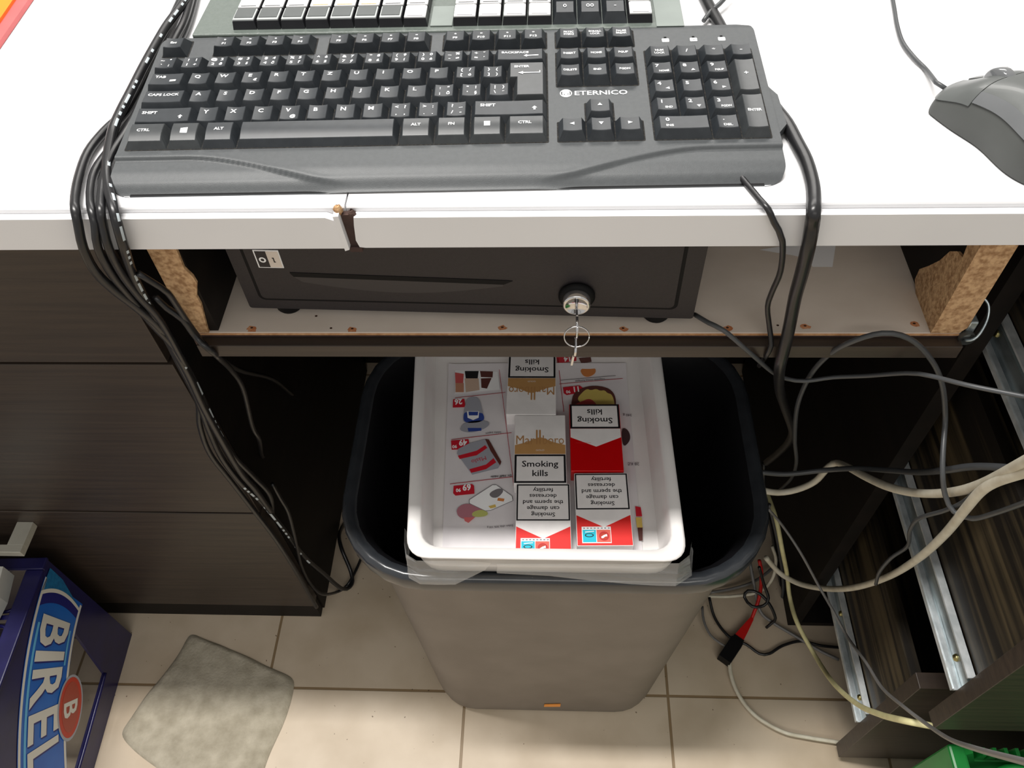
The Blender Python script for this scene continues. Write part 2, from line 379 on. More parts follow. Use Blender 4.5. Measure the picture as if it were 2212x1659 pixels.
# ---- right pedestal with drawers pulled out
PX = .411
pd = thing('drawer_pedestal', 'dark drawer pedestal with drawers pulled out and bare metal runners', 'cabinet', (.6, .3, 0))
c_ = MB(); c_.box((.378, .088, 0), (.396, .60, D - .033), WOODB)
c_.box((.85, .088, 0), (.868, .60, D - .033), WOODB); c_.box((.396, .58, 0), (.85, .598, D - .033), WOODB); c_.box((.396, .088, 0), (.85, .58, .012), WOODB)
c_.build('carcass', pd)
def pdrawer(yf, zb, zt, bb, bt, sl):
    c = MB(); c.box((PX, yf, D + zb), (.86, yf + .018, D + zt), WOOD, .0006)
    x0, x1, y1 = PX + .006, .838, yf + .45
    c.box((x0, yf + .018, D + bb), (x0 + .014, y1, D + bt), WOODS); c.box((x1 - .014, yf + .018, D + bb), (x1, y1, D + bt), WOODS)
    c.box((x0, y1, D + bb), (x1, y1 + .014, D + bt), WOODS); c.box((x0 + .014, yf + .018, D + bb), (x1 - .014, y1, D + bb + .008), WOODS)
    o = c.build('drawer', pd); S = sub(o, pd['org'])
    r = MB(); xs = PX + .0055
    r.box((xs - .0010, yf + .0185, D + sl), (xs, y1, D + sl + .040), STEEL)
    r.box((xs - .0090, yf + .0185, D + sl), (xs, y1, D + sl + .0022), STEELB)
    r.box((xs - .0105, yf + .0185, D + sl), (xs - .0085, y1, D + sl + .006), STEELB)
    r.box((xs - .0090, yf + .0185, D + sl + .0375), (xs, y1, D + sl + .040), STEELB)
    r.box((xs - .0042, yf + .0185, D + sl + .012), (xs - .001, y1, D + sl + .0275), STEEL)
    rr = r.build('drawer_runner', S, label='shiny metal runner'); R2 = S
    for yy in (.045, .16):
        k = MB(); k.lathe([(0, -.0032), (.0028, -.0030), (.0040, -.0010), (.0040, 0)], (xs - .0040, yf + yy, D + sl + .020), BRASS, 'x', 12); k.build('screw', R2)
    return o
pdrawer(-.109, -.905, -.590, -.800, -.620, -.797)
pdrawer(-.153, -.585, -.300, -.515, -.305, -.512)
pdrawer(-.055, -.292, -.060, -.262, -.100, -.258)
# a bent bracket hanging at the broken corner
k = MB(); br = [(.3200, .0200, D - .1480), (.3240, .0170, D - .1450), (.3290, .0190, D - .1400), (.3330, .026, D - .130), (.3325, .034, D - .122), (.3260, .040, D - .118)]
k.tube(spline(br, .002), .0011, STEEL, 6); k.box((.3196, .022, D - .1475), (.3260, .036, D - .1300), STEEL, .001)
k.lathe([(0, .004), (.005, .0035), (.0062, 0), (.0062, -.003)], (.3215, .0205, D - .1450), MOUSED, 'y', 14)
k.build('runner_bracket', ct, label='broken metal runner bracket')

# ================================================================== BLACK KEYBOARD
KU = .01905
kb = thing('keyboard', 'wide black keyboard with wrist rest on the counter edge', 'keyboard', (-.28730, .05027, D + .0120), (0.07787, 0, .015713))
kb['org'] = (0, 0, 0)
bd = MB()
XS = [-.28 + i * (23.3) / 120 for i in range(121)]
VF = [-1.86, -1.84, -1.80] + [-1.76 + .04 * i for i in range(40)] + [-.18, -.1, .0]
def palm(x, v):
    base = -.0006 * sstep(-.2, -1.0, v) - .0022 * sstep(-.9, -1.5, v) ** 1.0 - .0050 * sstep(-1.35, -1.88, v)
    # side scoops: step down in front of the swooping crease
    xc = x if x < 11.4 else 22.75 - x
    vc = -.36 - .12 * sstep(0, 3, xc) * 0 - 1.25 * sstep(2.2, 8.6, xc)
    dip = .0020 * sstep(0, .07, vc - v) * (1 - sstep(6.5, 8.3, xc))
    return base - dip + .0004 * math.exp(-((v - vc - .08) / .08) ** 2) * (1 - sstep(6.5, 8.3, xc))
def cornerx(x, v):  # round the front corners
    r = .75; out = x
    if v < -1.86 + r:
        d = (-1.86 + r - v) / r; inset = r * (1 - math.sqrt(max(0, 1 - d * d)))
        if x < -.28 + r * 1.6: out = x + inset * (1 - (x + .28) / (r * 1.6))
        if x > 23.02 - r * 1.6: out = x - inset * (1 - (23.02 - x) / (r * 1.6))
    return out
rings = []
for v in VF: rings.append([(cornerx(x, v) * KU, v * KU, palm(x, v) if v < 0 else 0) for x in XS])
bd.loft(rings, BODY, False)
bd.loft([[(cornerx(x, VF[0]) * KU, VF[0] * KU, palm(x, VF[0])) for x in XS][::-1], [(cornerx(x, VF[0]) * KU, VF[0] * KU + .0006, -.0085) for x in XS][::-1]], BODY, False)
bd.loft([[(cornerx(x, VF[0]) * KU, VF[0] * KU + .0006, -.0085) for x in XS][::-1], [(cornerx(x, VF[0]) * KU, VF[0] * KU + .0030, -.0088) for x in XS][::-1]], BLACK, False)
# upper plate with rounded rear corners and a small rear bevel
def backx(x, v):
    r = .6
    if v > 6.75 - r:
        d = (v - 6.75 + r) / r; inset = r * (1 - math.sqrt(max(0, 1 - d * d)))
        if x < -.28 + r * 1.6: return x + inset * (1 - (x + .28) / (r * 1.6))
        if x > 23.02 - r * 1.6: return x - inset * (1 - (23.02 - x) / (r * 1.6))
    return x
VB = [0, 2, 4, 6, 6.15, 6.3, 6.45, 6.55, 6.65, 6.72, 6.75]
bd.loft([[(backx(x, v) * KU, v * KU, -.0022 * sstep(6.45, 6.75, v)) for x in XS] for v in VB], BODY, False)
SV = VF + VB[1:]
for side in (0, -1):
    tp_ = []; bt_ = []
    for v in SV:
        x = XS[side]; xx = cornerx(x, v) if v < 0 else backx(x, v); z = palm(x, v) if v < 0 else -.0022 * sstep(6.45, 6.75, v)
        tp_.append((xx * KU, v * KU, z)); bt_.append((xx * KU + (.001 if side == 0 else -.001) * 0, v * KU, -.0088 - .0000 * v - max(0, v) * .0010))
    bd.loft([tp_, bt_] if side else [bt_, tp_], BODY, False)
bd.loft([[(backx(x, 6.75) * KU, 6.75 * KU, -.0022) for x in XS], [(backx(x, 6.75) * KU, 6.75 * KU, -.0155) for x in XS]], BODY, False)
# cable trunk bulge on the right side
bd.prism([((22.9) * KU, 3.3 * KU, -.003), (23.35 * KU, 2.5 * KU, -.003), (23.40 * KU, .9 * KU, -.003), (22.9 * KU, .2 * KU, -.003)], (0, 0, -.007), BODY)
# key wells: flat dark plates stand in for recess shade, flecked with dust
def well(x0, v0, x1, v1):
    pts = rrect(x0 * KU - .0006, v0 * KU - .0006, x1 * KU + .0006, v1 * KU + .0010, .0012, 3)
    bd.poly([(x, y, .00012) for x, y in pts], WELL, (0, 0, 1))
GV = 5.31
for r in ((0, GV, 1, GV + 1), (2, GV, 6, GV + 1), (6.5, GV, 10.5, GV + 1), (11, GV, 15, GV + 1), (15.35, GV, 18.35, GV + 1), (0, 0, 15, 5), (15.35, 3, 18.35, 5), (15.35, 0, 18.35, 1), (16.35, 1, 17.35, 2), (18.7, 0, 22.7, 5)): well(*r)
kb_body = bd.build('body', kb, local=True)
# printed maker name and mark
lg = MB()
lg.text('ETERNICO', (16.0 * KU, 2.50 * KU, .00025), (1, 0, 0), (0, 1, 0), .0064, PRINT, bold=.012, xs=1.22)
def disc(mb, cx, cy, r, z, mt, n=20, a0=0, a1=2 * PI, r0=0):
    if r0: 
        pts = [(cx + r * math.cos(a0 + (a1 - a0) * k / n), cy + r * math.sin(a0 + (a1 - a0) * k / n), z) for k in range(n + 1)] + [(cx + r0 * math.cos(a1 + (a0 - a1) * k / n), cy + r0 * math.sin(a1 + (a0 - a1) * k / n), z) for k in range(n + 1)]
        for k in range(n):
            mb.poly([pts[k], pts[k + 1], pts[2 * n - k], pts[2 * n + 1 - k]], mt, (0, 0, 1))
    else: mb.poly([(cx + r * math.cos(2 * PI * k / n), cy + r * math.sin(2 * PI * k / n), z) for k in range(n)], mt, (0, 0, 1))
cx, cy = 15.68 * KU, 2.62 * KU
disc(lg, cx, cy, .0042, .0002, PRINT)
disc(lg, cx, cy, .0036, .0003, BODY, 8, 2.6, 3.7, .0026); disc(lg, cx, cy, .0036, .0003, BODY, 8, -.55, .55, .0026)
disc(lg, cx, cy, .0021, .0003, BODY, 5, 3.7, 4.3, .0013); disc(lg, cx, cy, .0021, .0003, BODY, 5, -.9, -.3, .0013)
lg.build('printed_logo', kb, local=True)
for i, ch in enumerate('1A↓'):
    x = (19.57 + 1.07 * i) * KU; y = 5.68 * KU
    q = MB(); q.poly([(a, b_, .0002) for a, b_ in rrect(x - .0026, y - .0024, x + .0026, y + .0018, .0007, 3)], PRINT, (0, 0, 1))
    q.box((x - .0009, y + .0024, 0), (x + .0009, y + .0034, .0005), BLACK)
    q.text(ch, (x - .0008, y - .0015, .0003), (1, 0, 0), (0, 1, 0), .003, BODY)
    q.build('status_light', kb, local=True)

ROWH = {0: (.0055, .0076, .17, .93), 1: (.0060, .0068, .17, .83), 2: (.0070, .0066, .19, .83), 3: (.0078, .0070, .17, .82), 4: (.0079, .0074, .16, .77), 5: (.0080, .0076, .12, .70)}
def key(name, x0, v, w, row, leg=(), d=1.0, toned=False, ins=.165, label=None, flat_=False):
    g = .0003; X0, X1 = x0 * KU + g, (x0 + w) * KU - g; Y0, Y1 = v * KU + g, (v + d) * KU - g
    hf, hb, vf_, vb_ = ROWH[row]; i_ = ins * KU
    tx0, tx1 = X0 + i_, X1 - i_; ty0, ty1 = (v + vf_) * KU, (v + d - 1 + vb_) * KU
    mt = KEYL if toned else KEY  # the paler plastic carries painted glare
    nx, ny = 8, 5
    conc = 0 if flat_ else min(.0007, .00042 + .0002 * (w < 1.3))
    def tz(x, y):
        a = (x - (tx0 + tx1) / 2) / ((tx1 - tx0) / 2); t = (y - ty0) / (ty1 - ty0)
        z = hf + (hb - hf) * t + conc * (abs(a) ** 2.2 - 1) * 1.0
        if flat_: z += .0009 * math.sin(PI * min(1, max(0, t))) - .0002
        return z
    q = MB(); G = [[(tx0 + (tx1 - tx0) * i / nx, ty0 + (ty1 - ty0) * j / ny) for i in range(nx + 1)] for j in range(ny + 1)]
    vs = [(x, y, tz(x, y)) for r in G for x, y in r]; n = nx + 1
    q.add(vs, [(j * n + i, j * n + i + 1, (j + 1) * n + i + 1, (j + 1) * n + i) for j in range(ny) for i in range(nx)], mt, True)
    idx = [(0, i) for i in range(nx + 1)] + [(j, nx) for j in range(1, ny + 1)] + [(ny, i) for i in range(nx - 1, -1, -1)] + [(j, 0) for j in range(ny - 1, 0, -1)]
    cX, cY = (tx0 + tx1) / 2, (ty0 + ty1) / 2; c = .00035
    C_ = []; B_ = []; A_ = []
    for j, i in idx:
        x, y = G[j][i]; z = tz(x, y); C_.append((x, y, z))
        ex = c if i == nx else (-c if i == 0 else 0); ey = c if j == ny else (-c if j == 0 else 0)
        B_.append((x + ex, y + ey, z - c))
        A_.append((X0 + (X1 - X0) * i / nx, Y0 + (Y1 - Y0) * j / ny, .0001))
    q.loft([A_, B_, C_], mt, True, smooth=False)
    for L in leg:
        t_, fx, fy, sz = L[:4]; ox = tx0 + (tx1 - tx0) * fx; oy = ty0 + (ty1 - ty0) * fy
        if isinstance(t_, str):
            al = L[4] if len(L) > 4 else .5; xs = L[5] if len(L) > 5 else 1.15
            q.text(t_, None, (1, 0, 0), (0, 1, 0), sz, PRINT, bold=.022, xs=xs, align=al, fn=lambda x, y: (ox + x, oy + y, tz(min(tx1, max(tx0, ox + x)), oy + y) + .00022))
        else:
            q.poly([(ox + a * sz, oy + b_ * sz, tz(ox + a * sz, oy + b_ * sz) + .00022) for a, b_ in t_], PRINT, (0, 0, 1))
    return q.build(name, kb, local=True, label=label)
S1 = .0047
TRI_U = [(-.5, -.35), (.5, -.35), (0, .5)]; TRI_D = [(-.5, .35), (0, -.5), (.5, .35)]; TRI_L = [(-.55, 0), (.4, .45), (.4, -.45)]; TRI_R = [(.55, 0), (-.4, .45), (-.4, -.45)]
def letter(c): return ((c, .38, .56, S1),)
def quad(a, b, c, d): return ((a, .27, .62, .0040), (b, .74, .62, .0040), (c, .27, .14, .0040), (d, .74, .14, .0040))
key('escape_key', 0, GV, 1, 5, (('Esc', .5, .42, .0032),))
for i in range(12):
    x = (2 + i) if i < 4 else (2.5 + i if i < 8 else 3 + i)
    key('function_key', x, GV, 1, 5, (('F%d' % (i + 1), .5, .18, .0032), ([(-.5, -.3), (.5, -.3), (.5, .3), (-.5, .3)] if i % 2 else [(-.3, -.4), (.4, -.4), (.55, .1), (0, .5), (-.5, .2)], .5, .72, .0016)))
nums = ['~°`;', '!11+', '@22ě', '#33š', '$44č', '%55ř', '^66ž', '&77ý', '*88á', '(99í', ')00é', '_%-=', '+ˇ=´']
for i, n_ in enumerate(nums): key('number_key', i, 4, 1, 4, quad(n_[0], n_[1], n_[2], n_[3]))
key('backspace_key', 13, 4, 2, 4, (('BACKSPACE', .08, .60, .0031, 0), ([(-1, 0), (-.78, .16), (-.78, .05), (0, .05), (0, -.05), (-.78, -.05), (-.78, -.16)], .92, .34, .0105)))
key('tab_key', 0, 3, 1.5, 3, (('TAB', .12, .60, .0036, 0), ([(-.5, .05), (.5, .05), (.5, .22), (-.5, .22)], .75, .32, .0045), ([(-.5, -.22), (.5, -.22), (.5, -.05), (-.5, -.05)], .75, .32, .0045)))
for i, c_ in enumerate('QWERTZUIOP'):
    L = letter(c_)
    if c_ == 'E': L += (('€', .74, .14, .0038),)
    key('letter_key', 1.5 + i, 3, 1, 3, L)
key('bracket_key', 11.5, 3, 1, 3, quad('{', '/', '[', 'ú')); key('bracket_key', 12.5, 3, 1, 3, quad('}', '(', ']', ')'))
key('caps_lock_key', 0, 2, 1.75, 2, (('CAPS LOCK', .08, .56, .0036, 0),))
for i, c_ in enumerate('ASDFGHJKL'): key('letter_key', 1.75 + i, 2, 1, 2, letter(c_))
for i, n_ in enumerate((':";ů', '"!\'§', '|)\\¨')): key('symbol_key', 10.75 + i, 2, 1, 2, quad(*n_))
key('shift_key', 0, 1, 2.25, 1, (('SHIFT', .08, .58, .0036, 0), ([(-.5, 0), (0, .5), (.5, 0), (.2, 0), (.2, -.5), (-.2, -.5), (-.2, 0)], .84, .34, .0034)))
for i, c_ in enumerate('YXCVBNM'):
    L = letter(c_)
    if c_ == 'V': L += (('@', .7, .12, .0036),)
    key('letter_key', 2.25 + i, 1, 1, 1, L)
for i, n_ in enumerate(('<?,,', '>:..', '?_/-')): key('symbol_key', 9.25 + i, 1, 1, 1, quad(*n_))
key('shift_key', 12.25, 1, 2.75, 1, (('SHIFT', .07, .60, .0036, 0), ([(-.5, 0), (0, .5), (.5, 0), (.2, 0), (.2, -.5), (-.2, -.5), (-.2, 0)], .88, .42, .0036)))
key('control_key', 0, 0, 1.5, 0, (('CTRL', .42, .5, .0032),), toned=True, flat_=True)
key('windows_key', 1.5, 0, 1.25, 0, (([(-.5, -.45), (.5, -.5), (.5, .5), (-.5, .38)], .5, .52, .0048),), toned=True, flat_=True)
key('alt_key', 2.75, 0, 1.25, 0, (('ALT', .5, .5, .0032),), flat_=True)
key('space_bar', 4, 0, 5.75, 0, (), flat_=True)
key('alt_key', 9.75, 0, 1.25, 0, (('ALT', .5, .5, .0032),), toned=True, flat_=True)
key('function_shift_key', 11, 0, 1.25, 0, (('FN', .5, .5, .0032),), toned=True, flat_=True)
key('menu_key', 12.25, 0, 1.25, 0, (([(-.5, -.5), (.5, -.5), (.5, .5), (-.5, .5)], .5, .55, .0040),), toned=True, flat_=True)
key('control_key', 13.5, 0, 1.5, 0, (('CTRL', .45, .5, .0032),), toned=True, flat_=True)
# L-shaped enter key
q = MB(); g = .0003
base = [(13.75, 2), (15, 2), (15, 4), (13.5, 4), (13.5, 3), (13.75, 3)]
top = [(13.92, 2.14), (14.84, 2.14), (14.84, 3.9), (13.66, 3.9), (13.66, 3.13), (13.92, 3.13)]
def ez(v): return .0072 + .0004 * (v - 2)
A_ = [(x * KU + (g if x < 14 else -g), v * KU + (g if v in (2, 3) else -g), .0001) for x, v in base]
C_ = [(x * KU, v * KU, ez(v)) for x, v in top]; B_ = [(x * KU + (-.0003 if x < 14 else .0003), v * KU + (.0003 if v > 3.5 else -.0003), ez(v) - .00035) for x, v in top]
q.loft([A_, B_, C_], KEYL, True, False, True, smooth=False)
q.text('ENTER', (13.80 * KU, 3.62 * KU, ez(3.62) + .0003), (1, 0, 0), (0, 1, 0), .0032, PRINT, bold=.02, xs=1.1)
ax_, ay_, az_ = 14.75 * KU, 3.32 * KU, ez(3.3) + .0003
q.poly([(ax_ - .0155, ay_, az_), (ax_ - .0120, ay_ + .0016, az_), (ax_ - .0120, ay_ + .0004, az_), (ax_ - .0006, ay_ + .0004, az_), (ax_ - .0006, ay_ + .0022, az_), (ax_, ay_ + .0022, az_), (ax_, ay_ - .0004, az_), (ax_ - .0120, ay_ - .0004, az_), (ax_ - .0120, ay_ - .0016, az_)], PRINT, (0, 0, 1))
q.build('enter_key', kb, local=True, label='L-shaped shiny enter key')
# navigation block
for i, (a, c_) in enumerate((('PRTSC', 'SYSRQ'), ('SCROLL', 'LOCK'), ('PAUSE', 'BREAK'))): key('navigation_key', 15.35 + i, GV, 1, 5, ((a, .5, .52, .0030, .5, .85), (c_, .5, .26, .0030, .5, .85)))
for i, a in enumerate(('INSERT', 'HOME', 'PGUP')): key('navigation_key', 15.35 + i, 4, 1, 4, ((a, .5, .42, .0031, .5, .9),))
for i, a in enumerate(('DELETE', 'END', 'PGDN')): key('navigation_key', 15.35 + i, 3, 1, 3, ((a, .5, .42, .0031, .5, .9),))
for i, a in enumerate((TRI_L, TRI_D, TRI_R)): key('arrow_key', 15.35 + i, 0, 1, 2, ((a, .5, .58, .0032),))
key('arrow_key', 16.35, 1, 1, 2, ((TRI_U, .5, .58, .0032),))
# number pad
key('number_pad_key', 18.7, 4, 1, 4, (('NUM', .48, .52, .0030, .5, .9), ('LOCK', .48, .24, .0030, .5, .9)))
for i, a in enumerate(('/', '*', '-')): key('number_pad_key', 19.7 + i, 4, 1, 4, ((a, .5, .38, .0048),))
for r in range(3):
    for i in range(3):
        n_ = '789456123'[r * 3 + i]; L = ((n_, .24, .56, .0048),)
        ex = {'7': 'HOME', '9': 'PGUP', '1': 'END', '3': 'PGDN'}.get(n_)
        if ex: L += ((ex, .6, .12, .0029, .5, .85),)
        tr = {'8': TRI_U, '4': TRI_L, '6': TRI_R, '2': TRI_D}.get(n_)
        if tr: L += ((tr, .68, .26, .0028),)
        key('number_pad_key', 18.7 + i, 3 - r, 1, 3 if r == 0 else 2, L)
key('number_pad_key', 18.7, 0, 2, 2, (('0', .12, .58, .0048, 0), ('INS', .12, .14, .0030, 0)), label='double width zero key')
key('number_pad_key', 20.7, 0, 1, 2, (('.', .3, .62, .0048), ('DEL', .5, .14, .0030)))
ROWH[6] = (.0070, .0076, .19, .85)
key('number_pad_key', 21.7, 2, 1, 6, (('+', .5, .5, .0050),), d=2, toned=True, label='tall plus key')
key('number_pad_key', 21.7, 0, 1, 6, (('ENTER', .5, .48, .0034, .5, .9),), d=2, toned=True, label='tall enter key of the number pad')

# ================================================================== TILL KEYBOARD BEHIND
tk = thing('till_keyboard', 'grey till keyboard with square relegendable caps behind the black keyboard', 'keyboard', (-.0875, .26, D))
q = MB(); X0_, X1_ = -.2745, .0995; yf = .1805; zt_ = D + .0215
q.box((X0_, yf, D + .002), (X1_, .38, zt_), POSB, .0012); q.build('body', tk)
q = MB(); q.box((-.0915, yf + .0055, zt_), (-.0745, .215, zt_ + .0012), PLATE, .0004); q.build('blank_plate', tk, label='pale blank plate between the key blocks')
q = MB(); q.box((.0785, yf + .0003, zt_), (X1_ - .0006, .37, zt_ + .0006), PLATE, .0002); q.build('side_plate', tk)
def cap(name, x, y, face, band=None, lab=None):
    q = MB(); p = .0183; z0 = zt_
    q.loft([[(x, y, z0), (x + p, y, z0), (x + p, y + p, z0), (x, y + p, z0)], [(x + .0008, y + .0008, z0 + .0062), (x + p - .0008, y + .0008, z0 + .0062), (x + p - .0008, y + p - .0008, z0 + .0062), (x + .0008, y + p - .0008, z0 + .0062)]], POSK, True, False, True, smooth=False)
    a, b_ = x + .0010, y + .0010; e = p - .0020
    q.box((a, b_, z0 + .0062), (a + e, b_ + e, z0 + .0078), POSC if face is POSF else POSW, .0005)
    q.box((a + .0010, b_ + .0022, z0 + .0077), (a + e - .0012, b_ + e - .0006, z0 + .0084), face, .0003)
    if band: q.box((a + .0022, b_ + .0006, z0 + .00775), (a + e - .0022, b_ + .0017, z0 + .00788), band)
    return q.build(name, tk, label=lab)
PT = .0188; x0 = -.2432; y0 = .1865
for i in range(8): cap('relegendable_key', x0 + i * PT, y0, POSF if i < 7 else POSW, None if i < 7 else GREYI)
for i in range(4): cap('relegendable_key', x0 + (9 + i) * PT, y0, POSW, GREYI)
def poskey(x, y, t_):
    q = MB(); p = .0184; z0 = zt_; A_ = [(x, y), (x + p, y), (x + p, y + p), (x, y + p)]; ti = [(x + .0028, y + .003), (x + p - .0028, y + .003), (x + p - .0028, y + p - .002), (x + .0028, y + p - .002)]
    q.loft([[(a, b_, z0) for a, b_ in A_], [(ti[0][0], ti[0][1], z0 + .0080), (ti[1][0], ti[1][1], z0 + .0080), (ti[2][0], ti[2][1], z0 + .0092), (ti[3][0], ti[3][1], z0 + .0092)]], KEY, True, False, True, smooth=False)
    if t_: q.text(t_, (x + p / 2, y + .0085, z0 + .0090), (1, 0, 0), (0, 1, .09), .0055, PRINT, bold=-.01 if False else .0, xs=1.1, align=.5)
    q.build('digit_key', tk)
for i, t_ in enumerate(('0', '00', '-')): poskey(x0 + (13 + i) * PT, y0, t_)
cap('relegendable_key', x0 + 16 * PT, y0, POSW, GREYI)
for i in range(17):
    if i == 8: continue
    y = y0 + PT
    if 13 <= i <= 15: poskey(x0 + i * PT, y, '123'[i - 13])
    else: cap('relegendable_key', x0 + i * PT, y, POSW, ORI if i in (3, 4, 5) else INK)
for i in range(17):
    if i == 8: continue
    y = y0 + 2 * PT
    if 13 <= i <= 15: poskey(x0 + i * PT, y, '456'[i - 13])
    else: cap('relegendable_key', x0 + i * PT, y, POSW, INK)

# ================================================================== MOUSE
ms = thing('computer_mouse', 'grey computer mouse with glossy trim at the right end of the counter', 'mouse', (.3085, .0655, D), (0, 0, math.radians(24)))
ms['org'] = (0, 0, 0)
def mw(y):
    t = (y + .056) / .112; return .031 * (1 - .10 * math.exp(-((t - .55) / .16) ** 2)) * (1 - max(0, (t - .93) / .07) ** 2 * .30) * math.sqrt(max(0.0, 1 - max(0, (.35 - t) / .35) ** 2.3))
def mh(y):
    t = (y + .056) / .112; return .0375 * (math.sin(PI * min(1, max(0.0, .12 + .80 * (1 - (1 - t)) * .0 + (t * .78)))) ** .62) * (1 - .25 * sstep(.75, 1, t)) * math.sqrt(max(0, 1 - max(0, (.25 - t) / .25) ** 2.2)) if t > 0 else 0
def ms_pt(y, t, off=0):
    w_, h_ = mw(y) + off, mh(y) + off; c, s = math.cos(t), math.sin(t)
    x = w_ * math.copysign(abs(c) ** .55, c); z = max(0, h_) * abs(s) ** .85
    return (x * (1 - .10 * (z / .036) ** 2), y, .0012 + z)
def ms_patch(t0, t1, y0_, y1_, off, mt, name, nt=14, ny=26, cap=True):
    q = MB(); rows = []
    for j in range(ny + 1):
        y = y0_ + (y1_ - y0_) * j / ny
        rows.append([ms_pt(y, t0 + (t1 - t0) * i / nt, off) for i in range(nt + 1)])
    q.loft(rows, mt, False)
    inner = [[ms_pt(y0_ + (y1_ - y0_) * j / ny, t0 + (t1 - t0) * i / nt, -.004) for i in range(nt + 1)] for j in (0, ny)]
    q.loft([inner[0], rows[0]], mt, False); q.loft([rows[-1], inner[1]], mt, False)
    for i in (0, nt):
        e = [r[i] for r in rows]; f_ = [ms_pt(y0_ + (y1_ - y0_) * j / ny, t0 + (t1 - t0) * i / nt, -.004) for j in range(ny + 1)]
        q.loft([e, f_] if i == 0 else [f_, e], mt, False)
    return q.build(name, ms, local=True)
q = MB(); rows = []
for j in range(41):
    y = -.0555 + .111 * j / 40; rows.append([ms_pt(y, PI * i / 30, -.0008) for i in range(31)])
q.loft(rows, MOUSED, False); q.poly(rows[-1], MOUSED, (0, 1, 0)); q.build('base', ms, local=True)
ms_patch(.30 * PI, .70 * PI, -.0545, .0244, .0004, MOUSE, 'shell')
ms_patch(.17 * PI, .495 * PI, .0250, .0553, .0004, MOUSE, 'button'); ms_patch(.505 * PI, .83 * PI, .0250, .0553, .0004, MOUSE, 'button')
ms_patch(.70 * PI, .80 * PI, -.052, .0244, .0007, MOUSEG, 'side_trim'); ms_patch(.20 * PI, .30 * PI, -.052, .0244, .0007, MOUSEG, 'side_trim')
q = MB(); q.lathe([(.0, -.004), (.0105, -.004), (.0115, -.003), (.0115, .003), (.0105, .004), (0, .004)], (0, .030, mh(.030) - .0065), MOUSEG, 'x', 28); q.build('scroll_wheel', ms, local=True, label='glossy scroll wheel')
q = MB(); mc = [(0.2765,0.2643,0.9230),(0.2717,0.2349,0.9230),(0.2676,0.2105,0.9230),(0.2655,0.1859,0.9230),(0.2684,0.1647,0.9230),(0.2725,0.1492,0.9230),(0.2676,0.1183,0.9320)]
mc = spline(mc, .004) + [Vector((.2735, .1110, D + .011))]
R_ = Matrix.Rotation(-math.radians(24), 4, 'Z')
mc = [R_ @ (Vector(p) - Vector((.3085, .0655, D))) for p in mc]
q.tube(mc, .00165, CABG, 8); q.build('cable', ms, local=True)

# ================================================================== CASH DRAWER
cdz = ZS
cd = thing('cash_drawer', 'black steel cash drawer with lock and coin slot on the shelf', 'cash drawer', (-.0640, .0350, cdz), (0, 0, -.034))
cd['org'] = (0, 0, 0)
W2, H0, H1 = .1785, .0085, .1055
W2R = .1755; q = MB(); q.box((-W2, .0035, H0), (W2R, .355, H1), DRAWR, .0012); q.build('housing', cd, local=True)
q = MB()
fo = rrect(-W2, H0, W2R, H1, .002, 2)
q.prism([(x, 0, z) for x, z in fo], (0, .0035, 0), DRAWR)
fi = rrect(-W2 + .0110, H0 + .0100, W2R - .0135, H1 + .006, .0055, 5)
fj = rrect(-W2 + .0138, H0 + .0126, W2R - .0163, H1 + .0034, .0040, 5)
for k in range(len(fi)):
    k2 = (k + 1) % len(fi)
    if max(fi[k][1], fi[k2][1]) > H1: 
        pass
    cl = lambda p: (p[0], -.0002, min(p[1], H1 - .0002))
    q.poly([cl(fi[k]), cl(fi[k2]), cl(fj[k2]), cl(fj[k])], BLACK, (0, -1, 0))
fp = [(x, min(z, H1 - .0005)) for x, z in rrect(-W2 + .0140, H0 + .0128, W2R - .0165, H1 + .004, .0040, 5)]
q.prism([(x, -.0012, z) for x, z in fp], (0, .0012, 0), DRAWR)
# coin slot and shallow scoop
q.prism([(-.1345, -.0016, .0500), (-.1325, -.0016, .0465), (.0290, -.0016, .0430), (.0360, -.0016, .0470), (.0320, -.0016, .0475), (-.1345, -.0016, .0510)], (0, .0005, 0), BLACK)
q.build('front_panel', cd, local=True)
q = MB(); sc_ = [(-.1325, .0464)] + [(-.127 + .155 * k / 14, .0420 - .0105 * math.sin(PI * (k + .5) / 15)) for k in range(15)] + [(.0290, .0429)]
q.poly([(x, -.00135, z) for x, z in sc_], flat('scoop_shade', 44, 41, 44), (0, -1, 0)); q.build('slot_scoop', cd, local=True)
q = MB(); lx0, lx1, lz0, lz1 = -.1570, -.1375, .0560, .0738
q.box((lx0, -.0019, lz0), (lx1, -.0012, lz1), PRINT)
q.box((lx0 + .0011, -.0022, lz0 + .0009), (lx0 + .0095, -.0019, lz1 - .0009), DRAWR); q.box((lx0 + .0096, -.0022, lz0 + .0009), (lx1 - .0007, -.0019, lz1 - .0009), LAMD)
q.lathe([(.0014, -.0002), (.0027, -.0002)], (lx0 + .0053, -.0022, lz0 + .0085), PRINT, 'y', 18)
q.box((lx0 + .0136, -.0025, lz0 + .0062), (lx0 + .0144, -.0022, lz0 + .0108), INK); q.box((lx0 + .0130, -.0025, lz0 + .0102), (lx0 + .0144, -.0022, lz0 + .0108), INK); q.box((lx0 + .0136, -.0025, lz0 + .0062), (lx0 + .0150, -.0022, lz0 + .0068), INK)
q.build('sticker', cd, local=True, label='black and white switch position sticker')
for x in (-.1500, .1480):
    for yy in (.012, .33):
        q = MB(); q.lathe([(0, 0), (.0100, 0), (.0112, .002), (.0112, .0086)], (x, yy, 0), BLACK, 'z', 24); q.build('foot', cd, local=True)
LX, LZ = .0845, .0335
